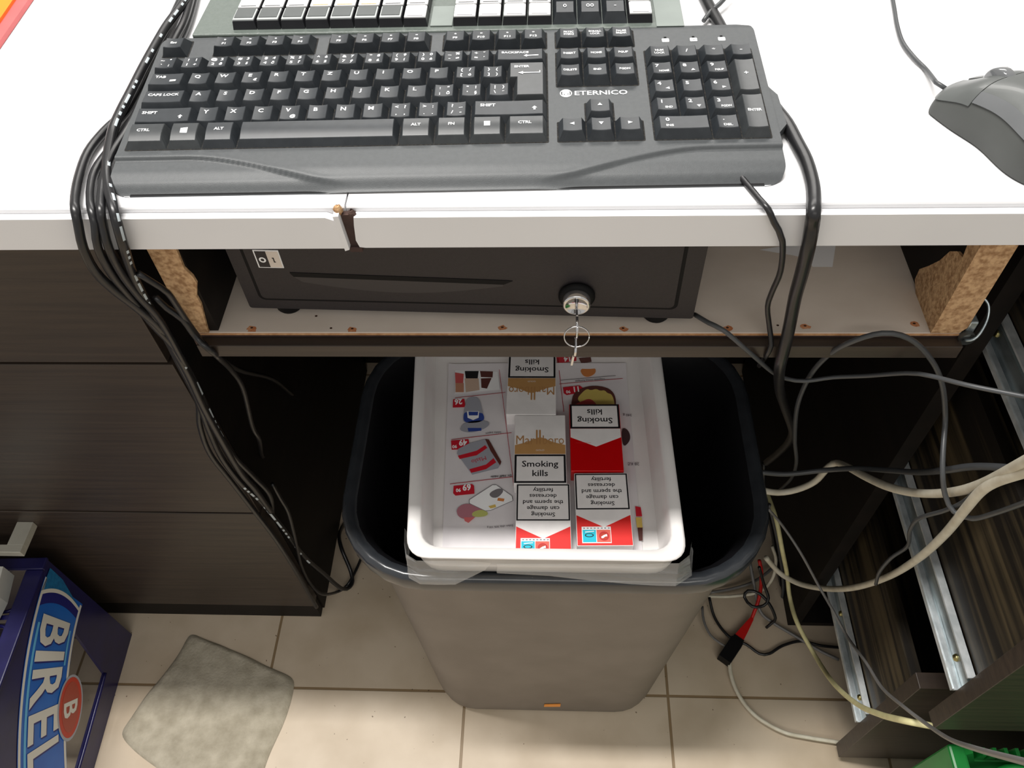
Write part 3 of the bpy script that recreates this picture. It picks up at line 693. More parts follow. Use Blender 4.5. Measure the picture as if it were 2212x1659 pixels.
q = MB(); q.lathe([(.0125, .0), (.0140, -.0010), (.0140, -.0022), (.0118, -.0052), (.0105, -.0052)], (LX, -.0012, LZ), BLACK, 'y', 36)
lk = q.build('lock_collar', cd, local=True, label='black plastic lock collar')
q = MB(); q.lathe([(.0108, -.0040), (.0104, -.0110), (.0086, -.0125), (.0083, -.0118), (0, -.0118)], (LX, -.0012, LZ), CHROME, 'y', 36)
q.box((LX - .0009, -.0133, LZ - .0030), (LX + .0009, -.0129, LZ + .0030), BLACK); q.build('lock_barrel', cd, local=True, label='chrome lock barrel')
# keys on a ring
Mw = Matrix.Translation((-.0640, .0350, cdz)) @ Matrix.Rotation(-.034, 4, 'Z')
KP = Mw @ Vector((LX, -.0133, LZ))
ky = thing('lock_key', 'small silver key turned into the cash drawer lock', 'key', tuple(KP))
q = MB()
kx, ky_, kz = KP
q.box((kx - .0008, ky_ - .0120, kz - .0030), (kx + .0008, ky_ + .0006, kz + .0030), CHROME, .0003)
q.lathe([(.0040, -.0008), (.0088, -.0008), (.0088, .0008), (.0040, .0008), (.0040, -.0008)], (kx, ky_ - .0190, kz - .0015), CHROME, 'x', 26)
q.build('blade_and_bow', ky)
rg = MB(); rc = Vector((kx - .0002, ky_ - .0265, kz - .0040)); rr_ = .0092; pts = []
nrm_a = Vector((1, 0, 0)); nrm_b = Vector((0, .22, .98)).normalized()
for k in range(73):
    a = 4 * PI * k / 72; pts.append(rc + nrm_a * rr_ * math.cos(a) + nrm_b * rr_ * math.sin(a) + Vector((0, -.83, .55)) * .0009 * k / 72)
rg.tube(pts, .00055, CHROME, 6)
tag(rg.build('key_ring'), 'thin split ring joining the two keys below the lock', 'key ring')
k2 = thing('spare_key', 'small silver key hanging from the split ring below the lock', 'key', (kx, ky_ - .0290, kz - .0120))
q = MB(); kx2, ky2, kz2 = kx - .0010, ky_ - .0290, kz - .0100
def kpt(u, v, w_): return (kx2 - .0024 * u / .034 + w_, ky2 + .0030 * u / .034 + v * .85, kz2 - u * .78)
bow = [(.0, -.0058), (.003, -.0085), (.008, -.0092), (.013, -.0070), (.0150, -.0032), (.0340, -.0032), (.0360, 0), (.0340, .0030), (.0310, .0012), (.0280, .0030), (.0250, .0012), (.0220, .0030), (.0190, .0030), (.0150, .0032), (.013, .0070), (.008, .0092), (.003, .0085), (.0, .0058)]
q.prism([kpt(u - .002, v, -.0008) for u, v in bow], (.0016, 0, 0), CHROME); q.build('blade_and_bow', k2)

# ================================================================== BIN
bn = thing('waste_bin', 'tall grey rectangular bin with black rim under the counter', 'bin', (.006, .09, 0))
def ring(x0, y0, x1, y1, r, z, n=7): return [(x, y, z) for x, y in rrect(x0, y0, x1, y1, r, n)]
RZ = D - .415
q = MB()
q.loft([ring(-.158, -.0480, .148, .190, .052, 0.0), ring(-.168, -.0535, .157, .198, .060, .012), ring(-.171, -.0540, .160, .200, .062, .03), ring(-.196, -.0565, .203, .238, .075, RZ - .045), ring(-.197, -.0570, .204, .239, .076, RZ - .030), ring(-.204, -.0600, .211, .244, .080, RZ - .022), ring(-.206, -.0605, .213, .245, .080, RZ - .012)], BIN, True, True)
o = q.build('bin_body', bn)
q = MB()
q.loft([ring(-.222, -.0675, .230, .262, .096, RZ - .024), ring(-.223, -.0685, .231, .263, .097, RZ - .006), ring(-.220, -.0660, .228, .260, .094, RZ), ring(-.213, -.0590, .221, .253, .088, RZ + .0006), ring(-.207, -.0540, .215, .247, .082, RZ - .004)], BINR, True)
q.build('rim', bn, label='glossy black rolled rim')
q = MB(); q.loft([ring(-.207, -.0540, .215, .247, .082, RZ - .004), ring(-.200, -.0500, .207, .240, .078, RZ - .010), ring(-.190, -.048, .194, .228, .07, RZ - .05), ring(-.155, -.040, .14, .18, .05, .02)], BININ, True, False, True); q.build('inner_wall', bn, label='inside of the bin with its shade painted black')
q = MB(); ys = [(-0.0059,-0.0548,0.0489),(0.0175,-0.0548,0.0529),(0.0170,-0.0548,0.0414),(-0.0066,-0.0548,0.0396)]
q.prism([(p[0], -.0560, p[2]) for p in ys], (0, .0012, 0), ORANGE); q.build('sticker', bn, label='tiny orange sticker')
q = MB(); q.box((.021, -.0570, .42), (.0235, -.0565, .4225), CORE)
# ================================================================== TRAY
TZ = D - .365
tr = thing('plastic_tray', 'white plastic tray mended with clear tape across the bin top', 'tray', (0, .06, TZ - .048))
def trr(e, z, r=.022, yb=0):
    c4 = [(.1275 - e, -.0635 + e), (.1210 - e, .2550 - e), (-.1560 + e, .2550 - e), (-.1335 + e, -.0635 + e)]
    out = []
    for i in range(4):
        p = Vector(c4[i]); a = (Vector(c4[i - 1]) - p).normalized(); b_ = (Vector(c4[(i + 1) % 4]) - p).normalized()
        s0, s1 = p + a * r, p + b_ * r
        for k in range(7):
            t = k / 6; out.append(((s0 * (1 - t) ** 2 + p * 2 * t * (1 - t) + s1 * t * t)))
    return [(v.x, v.y, z) for v in out]
q = MB()
q.loft([trr(.012, TZ - .0478, .02), trr(.0055, TZ - .0470, .024), trr(.0035, TZ - .030), trr(.0022, TZ - .006), trr(-.0020, TZ - .0045), trr(-.0025, TZ - .0010), trr(.0, TZ), trr(.0085, TZ - .0008), trr(.0100, TZ - .0040, .022), trr(.0130, TZ - .020, .022), trr(.0150, TZ - .038, .024), trr(.0165, TZ - .0455, .020)], TRAY, True, False, False)
q.add(trr(.0165, TZ - .0455, .020), [tuple(range(28))], TRAY); q.add(trr(.012, TZ - .0478, .02), [tuple(range(28))[::-1]], TRAY)
q.build('body', tr)
def crumple(pts, w_, mt, name, seed, lab=None):
    q = MB(); rows = []; n = len(pts)
    for i in range(n):
        a, b_ = Vector(pts[i][0]), Vector(pts[i][1]); row = []
        for k in range(w_ + 1):
            p = a.lerp(b_, k / w_); nn = noise.noise_vector(p * 90 + Vector((seed, 0, 0))) * .0016; row.append(p + nn + Vector((0, .0065, 0)))
        rows.append(row)
    q.loft(rows, mt, False, smooth=False); return q.build(name, tr, label=lab)
TP = TAPE
crumple([((-.1405, -.040, TZ - .004), (-.1400, -.038, TZ - .040)), ((-.1400, -.055, TZ - .003), (-.1420, -.056, TZ - .046)), ((-.1370, -.068, TZ - .004), (-.1400, -.071, TZ - .050)), ((-.126, -.0745, TZ - .003), (-.128, -.0780, TZ - .050)), ((-.110, -.0745, TZ - .003), (-.110, -.0790, TZ - .050)), ((-.090, -.0745, TZ - .004), (-.092, -.0780, TZ - .048)), ((-.072, -.0740, TZ - .006), (-.078, -.0745, TZ - .040)), ((-.055, -.0735, TZ - .008), (-.062, -.0735, TZ - .026))], 9, TP, 'tape_strip', 1, 'crumpled clear tape round the left front corner')
crumple([((-.05, -.0736, TZ - .010), (-.05, -.0736, TZ - .030)), ((0, -.0736, TZ - .009), (0, -.0736, TZ - .034)), ((.04, -.0736, TZ - .006), (.04, -.0745, TZ - .044)), ((.08, -.0740, TZ - .006), (.08, -.0755, TZ - .046)), ((.105, -.0745, TZ - .004), (.106, -.0770, TZ - .048)), ((.122, -.0735, TZ - .003), (.124, -.0770, TZ - .047)), ((.1325, -.066, TZ - .002), (.1400, -.067, TZ - .046)), ((.1350, -.052, TZ - .001), (.1400, -.050, TZ - .026))], 9, TP, 'tape_strip', 5, 'crumpled clear tape round the right front corner')

# ---- leaflets lining the tray
LZ0 = TZ - .0448
def leaf(name, lab, quad_, z, thick=.0012):
    q = MB(); nx_, ny_ = 24, 28; rows = []
    A, B, C_, D_ = [Vector(p) for p in quad_]
    for j in range(ny_ + 1):
        row = []
        for i in range(nx_ + 1):
            u_, v_ = i / nx_, j / ny_; p = (A.lerp(B, u_)).lerp(D_.lerp(C_, u_), v_)
            zz = z + .0006 + .0004 * noise.noise(Vector((p.x * 40, p.y * 40, 3))) + .0030 * sstep(.93, 1, v_) + .0016 * sstep(.08, 0, u_)
            row.append((p.x, p.y, zz))
        rows.append(row)
    q.loft(rows, PAPER, False)
    e = [r[0] for r in rows]; q.loft([[(x, y, z) for x, y, _ in e][::1], e], PAPER, False)
    e = rows[0]; q.loft([e, [(x, y, z) for x, y, _ in e]], PAPER, False)
    e = [r[-1] for r in rows]; q.loft([e, [(x, y, z) for x, y, _ in e]], PAPER, False)
    e = rows[-1]; q.loft([[(x, y, z) for x, y, _ in e], e], PAPER, False)
    return q
PZ = LZ0 + .0022
def P2(L, z=None): return [(p[0], p[1], PZ if z is None else z) for p in L]
def chaikin(L, k=2):
    for _ in range(k):
        o_ = []
        for i in range(len(L)):
            a, b_ = L[i], L[(i + 1) % len(L)]; o_ += [(a[0] * .75 + b_[0] * .25, a[1] * .75 + b_[1] * .25), (a[0] * .25 + b_[0] * .75, a[1] * .25 + b_[1] * .75)]
        L = o_
    return L
def blob(q, L, mt, dz=0):
    if len(L) >= 5 and mt is not RED and mt is not PRINT: L = chaikin(L)
    q.poly([(p[0], p[1], PZ + dz) for p in L], mt, (0, 0, 1))
def blob0(q, L, mt, dz=0): q.poly([(p[0], p[1], PZ + dz) for p in L], mt, (0, 0, 1))
def line(q, a, b_, wd, mt, dz=0):
    a, b_ = Vector(a), Vector(b_); a.z = b_.z = PZ + dz; d = (b_ - a).normalized(); n_ = Vector((-d.y, d.x, 0)) * wd / 2
    q.poly([a - n_, b_ - n_, b_ + n_, a + n_], mt, (0, 0, 1))
def ptxt(q, t_, c, size, mt, ang=PI + .10, bold=.02, dz=.0001, xs=1):
    q.text(t_, (c[0], c[1], PZ + dz), (math.cos(ang), math.sin(ang), 0), (-math.sin(ang), math.cos(ang), 0), size, mt, bold=bold, align=.5, xs=xs)
def ptag(q, poly, t1, c1, t2, c2):
    blob(q, poly, RED); ptxt(q, t1, c1, .0105, PRINT, bold=.035, xs=.85)
    if t2: ptxt(q, t2, c2, .0058, PRINT, bold=.03, xs=.9)
q = leaf('sale_leaflet', '', [(-.1075, -.046, 0), (-.030, -.046, 0), (-.036, .205, 0), (-.1205, .203, 0)], LZ0)
line(q, *[(-0.1093,0.1538,0.5120),(-0.0511,0.1621,0.5120)], .0007, REDL); line(q, *[(-0.1091,0.0961,0.5120),(-0.0423,0.1059,0.5120)], .0008, REDL); line(q, *[(-0.1062,0.0392,0.5120),(-0.0390,0.0490,0.5120)], .0008, REDL)
line(q, *[(-0.0601,0.1978,0.5120),(-0.0377,0.0376,0.5120)], .0006, REDL, .00005)
# top picture with jars
blob(q, [(-0.1123,0.1948,0.5120),(-0.0615,0.1929,0.5120),(-0.0577,0.1661,0.5120),(-0.1098,0.1605,0.5120)], PRINT)
blob(q, [(-0.1121,0.1913,0.5120),(-0.1015,0.1892,0.5120),(-0.1011,0.1686,0.5120),(-0.1099,0.1699,0.5120)], flat('print_rose', 206, 90, 90), .0001); blob(q, [(-0.1006,0.1934,0.5120),(-0.0841,0.1935,0.5120),(-0.0846,0.1824,0.5120),(-0.0988,0.1823,0.5120)], INK, .0001); blob(q, [(-0.0825,0.1935,0.5120),(-0.0670,0.1929,0.5120),(-0.0672,0.1838,0.5120),(-0.0809,0.1845,0.5120)], BROWNI, .0001)
blob(q, [(-0.0999,0.1823,0.5120),(-0.0835,0.1824,0.5120),(-0.0814,0.1653,0.5120),(-0.0974,0.1619,0.5120)], flat('print_sand', 204, 178, 158), .0001); blob(q, [(-0.0808,0.1824,0.5120),(-0.0682,0.1831,0.5120),(-0.0729,0.1674,0.5120),(-0.0795,0.1687,0.5120)], BROWNI, .0001)
blob(q, [(-0.1103,0.1754,0.5120),(-0.1005,0.1754,0.5120),(-0.0996,0.1619,0.5120),(-0.1093,0.1618,0.5120)], flat('print_tan', 196, 140, 112), .0002)
# yoghurt cup
ptag(q, [(-0.1113,0.1518,0.5120),(-0.0984,0.1525,0.5120),(-0.0968,0.1439,0.5120),(-0.0976,0.1406,0.5120),(-0.1109,0.1399,0.5120)], '26', [(-0.1054,0.1518,0.5120)][0], None, None)
blob(q, [(-0.0961,0.1499,0.5120),(-0.0937,0.1545,0.5120),(-0.0874,0.1559,0.5120),(-0.0818,0.1533,0.5120),(-0.0794,0.1473,0.5120),(-0.0739,0.1246,0.5120),(-0.0747,0.1201,0.5120),(-0.0967,0.1187,0.5120),(-0.0981,0.1244,0.5120),(-0.0974,0.1374,0.5120)], SILV, .00005)
blob(q, [(-0.0981,0.1315,0.5120),(-0.0945,0.1341,0.5120),(-0.0786,0.1329,0.5120),(-0.0753,0.1317,0.5120),(-0.0733,0.1227,0.5120),(-0.0820,0.1188,0.5120),(-0.0967,0.1187,0.5120)], BLUEI, .0001); blob(q, [(-0.0941,0.1348,0.5120),(-0.0803,0.1349,0.5120),(-0.0803,0.1259,0.5120),(-0.0864,0.1226,0.5120),(-0.0929,0.1258,0.5120)], PRINT, .00015); blob(q, [(-0.0924,0.1342,0.5120),(-0.0813,0.1342,0.5120),(-0.0815,0.1291,0.5120),(-0.0916,0.1290,0.5120)], BLUEI, .0002)
blob(q, [(-0.0947,0.1200,0.5120),(-0.0749,0.1227,0.5120),(-0.0663,0.1189,0.5120),(-0.0711,0.1113,0.5120),(-0.0864,0.1049,0.5120),(-0.0996,0.1073,0.5120),(-0.1004,0.1124,0.5120)], SILV, .0001); blob(q, [(-0.0920,0.1118,0.5120),(-0.0764,0.1119,0.5120),(-0.0762,0.1081,0.5120),(-0.0907,0.1068,0.5120)], BLUEI, .00015)
ptxt(q, 'Selsky jogurt', [(-0.0626,0.1064,0.5120)][0], .0034, GREYI)
# butter pack
ptag(q, [(-0.1095,0.0948,0.5120),(-0.0900,0.0968,0.5120),(-0.0879,0.0871,0.5120),(-0.0892,0.0840,0.5120),(-0.1076,0.0826,0.5120)], '49', [(-0.0961,0.0956,0.5120)][0], '90', [(-0.1049,0.0887,0.5120)][0])
blob0(q, [(-0.0886,0.0913,0.5120),(-0.0719,0.0970,0.5120),(-0.0670,0.0903,0.5120),(-0.0526,0.0652,0.5120),(-0.0554,0.0593,0.5120),(-0.0831,0.0509,0.5120),(-0.1016,0.0779,0.5120),(-0.1005,0.0839,0.5120)], SILV, .00005); blob(q, [(-0.1003,0.0749,0.5120),(-0.0798,0.0817,0.5120),(-0.0710,0.0890,0.5120),(-0.0683,0.0854,0.5120),(-0.0795,0.0757,0.5120),(-0.0980,0.0707,0.5120)], RED, .0001)
blob(q, [(-0.0865,0.0578,0.5120),(-0.0687,0.0639,0.5120),(-0.0610,0.0722,0.5120),(-0.0577,0.0669,0.5120),(-0.0684,0.0580,0.5120),(-0.0842,0.0532,0.5120)], RED, .0001); blob0(q, [(-0.0714,0.0970,0.5120),(-0.0673,0.0964,0.5120),(-0.0522,0.0676,0.5120),(-0.0535,0.0629,0.5120),(-0.0645,0.0812,0.5120)], BROWNI, .0001)
ptxt(q, 'Máslo', [(-0.0778,0.0721,0.5120)][0], .0072, RED, PI + .35, bold=.0)
ptxt(q, 'Dr. Halíř máslo', [(-0.0520,0.0506,0.5120)][0], .0036, INK)
# sausages
ptag(q, [(-0.1021,0.0369,0.5120),(-0.0824,0.0394,0.5120),(-0.0802,0.0372,0.5120),(-0.0792,0.0276,0.5120),(-0.0992,0.0251,0.5120),(-0.1019,0.0279,0.5120)], '69', [(-0.0883,0.0388,0.5120)][0], '90', [(-0.0968,0.0336,0.5120)][0])
blob(q, [(-0.0970,0.0091,0.5120),(-0.0916,0.0147,0.5120),(-0.0833,0.0159,0.5120),(-0.0669,0.0095,0.5120),(-0.0704,0.0029,0.5120),(-0.0798,-0.0015,0.5120),(-0.0894,-0.0027,0.5120),(-0.0955,0.0015,0.5120)], PINKI, .00005); blob(q, [(-0.0812,0.0050,0.5120),(-0.0708,0.0094,0.5120),(-0.0628,0.0052,0.5120),(-0.0655,0.0008,0.5120),(-0.0789,-0.0004,0.5120)], GREENI, .0001); blob(q, [(-0.0886,-0.0005,0.5120),(-0.0770,-0.0004,0.5120),(-0.0833,-0.0069,0.5120),(-0.0873,-0.0048,0.5120)], flat('print_coral', 214, 110, 110), .0001)
tg = [(-0.0565,0.0386,0.5120),(-0.0393,0.0253,0.5120),(-0.0381,0.0197,0.5120),(-0.0610,0.0079,0.5120),(-0.0668,0.0073,0.5120),(-0.0838,0.0159,0.5120),(-0.0841,0.0203,0.5120),(-0.0605,0.0385,0.5120)]
for k in range(len(tg)): line(q, tg[k], tg[(k + 1) % len(tg)], .0006, GREYI, .00015)
blob(q, tg, PRINT, .00012); blob(q, [(-0.0644,0.0283,0.5120),(-0.0534,0.0352,0.5120),(-0.0474,0.0319,0.5120),(-0.0539,0.0229,0.5120),(-0.0607,0.0228,0.5120)], GREYI, .0002); blob(q, [(-0.0539,0.0229,0.5120),(-0.0470,0.0218,0.5120),(-0.0478,0.0185,0.5120),(-0.0547,0.0195,0.5120)], ORI, .00025); blob(q, [(-0.0637,0.0128,0.5120),(-0.0565,0.0151,0.5120),(-0.0554,0.0118,0.5120),(-0.0611,0.0101,0.5120)], OCHRE, .0002)
for a_ in ((1030, 1078), (1038, 1084), (1046, 1080)):
    pass
ptxt(q, 'II O I', [(-0.0704,0.0210,0.5120)][0], .0055, BROWNI, PI + .35)
ptxt(q, 'Eidam cihla 30% 100 g', [(-0.0506,-0.0096,0.5120)][0], .0030, GREYI)
tag(q.build('sale_leaflet'), 'folded supermarket leaflet with price tags lining the left of the tray', 'leaflet')
q = leaf('sale_leaflet', '', [(-.030, -.046, 0), (.094, -.046, 0), (.090, .205, 0), (-.036, .205, 0)], LZ0)
line(q, *[(0.0112,0.1746,0.5120),(0.0852,0.1831,0.5120)], .0008, REDL); line(q, *[(0.0097,0.2129,0.5120),(0.0162,0.1349,0.5120)], .0007, REDL); line(q, *[(0.0123,0.1800,0.5120),(0.0773,0.1872,0.5120)], .0007, GREYI)
ptag(q, [(0.0080,0.2150,0.5120),(0.0318,0.2158,0.5120),(0.0317,0.2094,0.5120),(0.0091,0.2051,0.5120)], '14', [(0.0202,0.2158,0.5120)][0], None, None)
ptag(q, [(0.0154,0.1698,0.5120),(0.0348,0.1726,0.5120),(0.0385,0.1693,0.5120),(0.0378,0.1626,0.5120),(0.0196,0.1585,0.5120),(0.0164,0.1611,0.5120)], '11', [(0.0305,0.1706,0.5120)][0], '90', [(0.0213,0.1652,0.5120)][0])
blob(q, [(0.0248,0.1492,0.5120),(0.0282,0.1625,0.5120),(0.0401,0.1706,0.5120),(0.0552,0.1727,0.5120),(0.0700,0.1681,0.5120),(0.0764,0.1561,0.5120),(0.0748,0.1352,0.5120),(0.0246,0.1349,0.5120)], BROWNI, .00005)
blob(q, [(0.0312,0.1532,0.5120),(0.0378,0.1626,0.5120),(0.0433,0.1680,0.5120),(0.0475,0.1653,0.5120),(0.0540,0.1680,0.5120),(0.0581,0.1647,0.5120),(0.0635,0.1660,0.5120),(0.0665,0.1614,0.5120),(0.0718,0.1601,0.5120),(0.0743,0.1469,0.5120),(0.0728,0.1352,0.5120),(0.0330,0.1350,0.5120),(0.0364,0.1467,0.5120)], flat('print_pineapple', 206, 186, 100), .0001)
blob(q, [(0.0365,0.1493,0.5120),(0.0461,0.1546,0.5120),(0.0543,0.1455,0.5120),(0.0540,0.1351,0.5120),(0.0278,0.1349,0.5120),(0.0279,0.1453,0.5120)], flat('print_plum', 170, 66, 62), .00015)
blob(q, [(0.0345,0.2137,0.5120),(0.0489,0.2152,0.5120),(0.0498,0.2080,0.5120),(0.0376,0.2052,0.5120)], BROWNI, .0001); blob(q, [(0.0353,0.1981,0.5120),(0.0534,0.2003,0.5120),(0.0547,0.1912,0.5120),(0.0458,0.1843,0.5120),(0.0383,0.1870,0.5120)], ORI, .0001); blob(q, [(0.0398,0.2031,0.5120),(0.0518,0.2031,0.5120),(0.0517,0.2003,0.5120),(0.0397,0.1995,0.5120)], RED, .00015)
ptxt(q, 'Tropické ovoce kompot', [(0.0474,0.1816,0.5120)][0], .0036, GREYI)
ptxt(q, '340 g', [(0.0877,0.1321,0.5120)][0], .0045, GREYI, PI); ptxt(q, '28 Kč', [(0.0906,0.0678,0.5120)][0], .005, GREYI, PI)
blob(q, [(0.0800,0.1131,0.5120),(0.0861,0.1125,0.5120),(0.0897,0.1038,0.5120),(0.0882,0.0946,0.5120),(0.0802,0.0867,0.5120)], flat('print_dark_plum', 70, 52, 54), .0001)
blob(q, [(0.0894,0.0147,0.5120),(0.0950,0.0136,0.5120),(0.0958,0.0029,0.5120),(0.0896,0.0028,0.5120)], RED, .0001); blob(q, [(0.0890,0.0017,0.5120),(0.0952,0.0018,0.5120),(0.0954,-0.0098,0.5120),(0.0897,-0.0099,0.5120)], OCHRE, .0001); blob(q, [(0.0902,-0.0099,0.5120),(0.0954,-0.0098,0.5120),(0.0944,-0.0244,0.5120),(0.0907,-0.0244,0.5120)], BROWNI, .0001)
tag(q.build('sale_leaflet'), 'supermarket leaflet with fruit picture under the right hand cigarette packs', 'leaflet')

# ---- cigarette packs
PW, PL, PH = .0555, .0835, .0215
def pack(loc, rz, kind, lab):
    T = thing('cigarette_pack', lab, 'cigarette pack', loc, (0, 0, rz), group='cigarette packs lying in the tray'); T['org'] = (0, 0, 0)
    PL = .0835 if kind == 'warn' else .0872
    q = MB(); base_ = PKW
    q.box((-PW / 2, -PL / 2, 0), (PW / 2, PL / 2, PH), base_ if kind != 'red' else PKR, .0008)
    z = PH + .00012; hw, hl = PW / 2 - .0006, PL / 2 - .0006
    def pg(L, mt, dz=0): q.poly([(x * hw, y, z + dz) for x, y in L], mt, (0, 0, 1))
    def warn(y0_, y1_, lines, sz, gap, bd=.0022):
        pg([(-1, y0_), (1, y0_), (1, y1_), (-1, y1_)], INK); k = 1 - bd / hw
        pg([(-k, y0_ + bd), (k, y0_ + bd), (k, y1_ - bd), (-k, y1_ - bd)], PKW, .0001)
        yy = (y0_ + y1_) / 2 + gap * (len(lines) - 1) / 2 - sz * .33
        for t_ in lines: q.text(t_, (0, yy, z + .0002), (1, 0, 0), (0, 1, 0), sz, INK, bold=.012, xs=1.08, align=.5); yy -= gap
    lid = None
    if kind == 'gold':
        warn(-hl, -hl + .0350, ('Smoking', 'kills'), .0105, .0115)
        g = [(-1, -hl + .0355), (1, -hl + .0355), (1, -hl + .0470), (.55, -hl + .0505), (0, -hl + .0575), (-.55, -hl + .0505), (-1, -hl + .0470)]
        pg(g, PKG)
        yb = -hl + .0480
        for t_, xa, xb in (('Mar', -.0258, -.0058), ('boro', .0030, .0258)):
            w_ = [p[0] for p in text2d(t_, .0)[0]]; w_ = (max(w_) - min(w_)) * .0165
            q.text(t_, None, None, None, .0165, GOLDI, bold=.0, xs=(xb - xa) / w_, align=0, fn=lambda x, y: (xa + x, yb + y, z + .0002))
        for xx in (-.0044, -.0010): q.poly([(xx, yb, z + .0002), (xx + .0018, yb, z + .0002), (xx + .0018, yb + .0185, z + .0002), (xx, yb + .0185, z + .0002)], GOLDI, (0, 0, 1))
        q.text('GOLD', (0, -hl + .0395, z + .0002), (1, 0, 0), (0, 1, 0), .0026, PKW, align=.5, xs=1.3)
        pg([(-1, yb + .0085), (1, yb + .0085), (1, yb + .0088), (-1, yb + .0088)], PRINT, .00015)
    elif kind == 'red':
        warn(-hl, -hl + .0325, ('Smoking', 'kills'), .0105, .0116)
        pg([(-1, -hl + .0327), (1, -hl + .0327), (1, -hl + .0440), (0, -hl + .0560), (-1, -hl + .0440)], PKW)
        pg([(.2, -hl + .0510), (.8, -hl + .0510), (.8, -hl + .0513), (.2, -hl + .0513)], flat('seam_pink', 230, 70, 70), .0001)
    else:
        warn(-hl + .0005, -hl + .0425, ('Smoking', 'can damage', 'the sperm and', 'decreases', 'fertility'), .0066, .0071, .0015)
        pg([(-1, -hl + .0490), (0, -hl + .0625), (1, -hl + .0490), (1, hl), (-1, hl)], flat('pack_lit_red', 222, 38, 34))  # lit copy of the pack red, the light painted into it
        # tax stamp with two pictograms
        x1_, x0_ = .0225, -.0065; a0, a1 = -hl + .0620, -hl + .0800
        q.poly([(x0_, a0, z + .0002), (x1_, a0, z + .0002), (x1_, a1, z + .0002), (x0_, a1, z + .0002)], PRINT, (0, 0, 1))
        q.poly([(.0085, a0 + .0035, z + .0003), (x1_ - .0008, a0 + .0035, z + .0003), (x1_ - .0008, a1 - .001, z + .0003), (.0085, a1 - .001, z + .0003)], CYAN, (0, 0, 1))
        q.poly([(x0_ + .0006, a0 + .0035, z + .0003), (.0078, a0 + .0035, z + .0003), (.0078, a1 - .001, z + .0003), (x0_ + .0006, a1 - .001, z + .0003)], flat('stamp_red', 228, 100, 84), (0, 0, 1))
        c0 = (.0006, a0 + .0105); 
        q.poly([(c0[0] + .0050 * math.cos(2 * PI * k / 20), c0[1] + .0050 * math.sin(2 * PI * k / 20), z + .0004) for k in range(20)], RED, (0, 0, 1))
        q.poly([(c0[0] + .0040 * math.cos(2 * PI * k / 20), c0[1] + .0040 * math.sin(2 * PI * k / 20), z + .0005) for k in range(20)], REDL2, (0, 0, 1))
        q.poly([(c0[0] + a, c0[1] + b_, z + .0006) for a, b_ in ((-.0028, -.0022), (.0005, -.0010), (.0030, .0008), (.0026, .0024), (.0008, .0022), (-.0010, .0006), (-.0032, .0004))], PRINT, (0, 0, 1))
        e0 = (.0152, a0 + .0095)
        q.poly([(e0[0] + .0045 * math.cos(2 * PI * k / 12), e0[1] + .0022 * math.sin(2 * PI * k / 12), z + .0004) for k in range(12)], INK, (0, 0, 1)); q.poly([(e0[0] + .0034 * math.cos(2 * PI * k / 12), e0[1] + .0014 * math.sin(2 * PI * k / 12), z + .0005) for k in range(12)], CYAN, (0, 0, 1))
        q.poly([(e0[0] - .005, e0[1] - .0048, z + .0004), (e0[0] + .004, e0[1] - .0040, z + .0004), (e0[0] + .004, e0[1] - .0030, z + .0004), (e0[0] - .005, e0[1] - .0040, z + .0004)], PRINT, (0, 0, 1))
        for k in range(8): q.poly([(x0_ + .001 + k * .0035, a0 + .0012, z + .0003), (x0_ + .003 + k * .0035, a0 + .0012, z + .0003), (x0_ + .003 + k * .0035, a0 + .0022, z + .0003), (x0_ + .001 + k * .0035, a0 + .0022, z + .0003)], GREYI, (0, 0, 1))
    q.build('pack_body', T, local=True)
    return T
ZP = D - .390 - PH
def ctr(y_near, rz=0): return y_near + PL / 2
pack((-.0205, .1182 + .0436, ZP), PI, 'gold', 'gold and white cigarette pack upside down at the back of the tray')
pack((-.0100, .0305 + .0436, ZP), .012, 'gold', 'gold and white cigarette pack reading upright in the middle of the tray')
pack((.0500, .0460 + .0436, ZP), PI + .01, 'red', 'red and white cigarette pack with plain red front and short warning')
pack((.0545, -.0395 + PL / 2, ZP), PI + .02, 'warn', 'red and white cigarette pack with fertility warning near the right front corner')
pack((-.0060, -.0530 + PL / 2, ZP), PI + .012, 'warn', 'red and white cigarette pack with fertility warning half under the front rim')

# ================================================================== CABLES
def cable(name, pts, r, mt, lab, group=None, mark=None, seed=1, parts=None, cat='cable', step=.006, n=8):
    q = MB(); q.tube(spline(pts, step), r, mt, n, mark, seed)
    return tag(q.build(name), lab, cat, group)
G1 = 'black cables hanging over the left of the counter'
cable('power_cable', [(-0.3033,0.2676,0.9325),(-0.3032,0.2461,0.9325),(-0.3063,0.2133,0.9325),(-0.3069,0.1904,0.9325),(-0.3068,0.1538,0.9325),(-0.3058,0.1202,0.9325),(-0.3052,0.0955,0.9325),(-0.3035,0.0746,0.9325),(-0.3015,0.0548,0.9290),(-0.2986,0.0387,0.9260),(-0.2918,0.0205,0.9250),(-0.2834,0.0041,0.9250),(-0.2799,-0.0060,0.9190),(-0.2833,-0.0080,0.8979),(-0.2954,0.0020,0.8598),(-0.3038,0.0120,0.8126),(-0.3095,0.0200,0.7706),(-0.3169,0.0300,0.7153),(-0.3316,0.0450,0.6425),(-0.3402,0.0550,0.5711),(-0.3507,0.0700,0.4818),(-0.3525,0.0800,0.4247),(-0.3561,0.0900,0.3521)], .0035, CAB, 'thick black cable with pale printing running beside the keyboard and down', G1, (CABM, .02, .55, 4), 3, step=.0035, n=12)
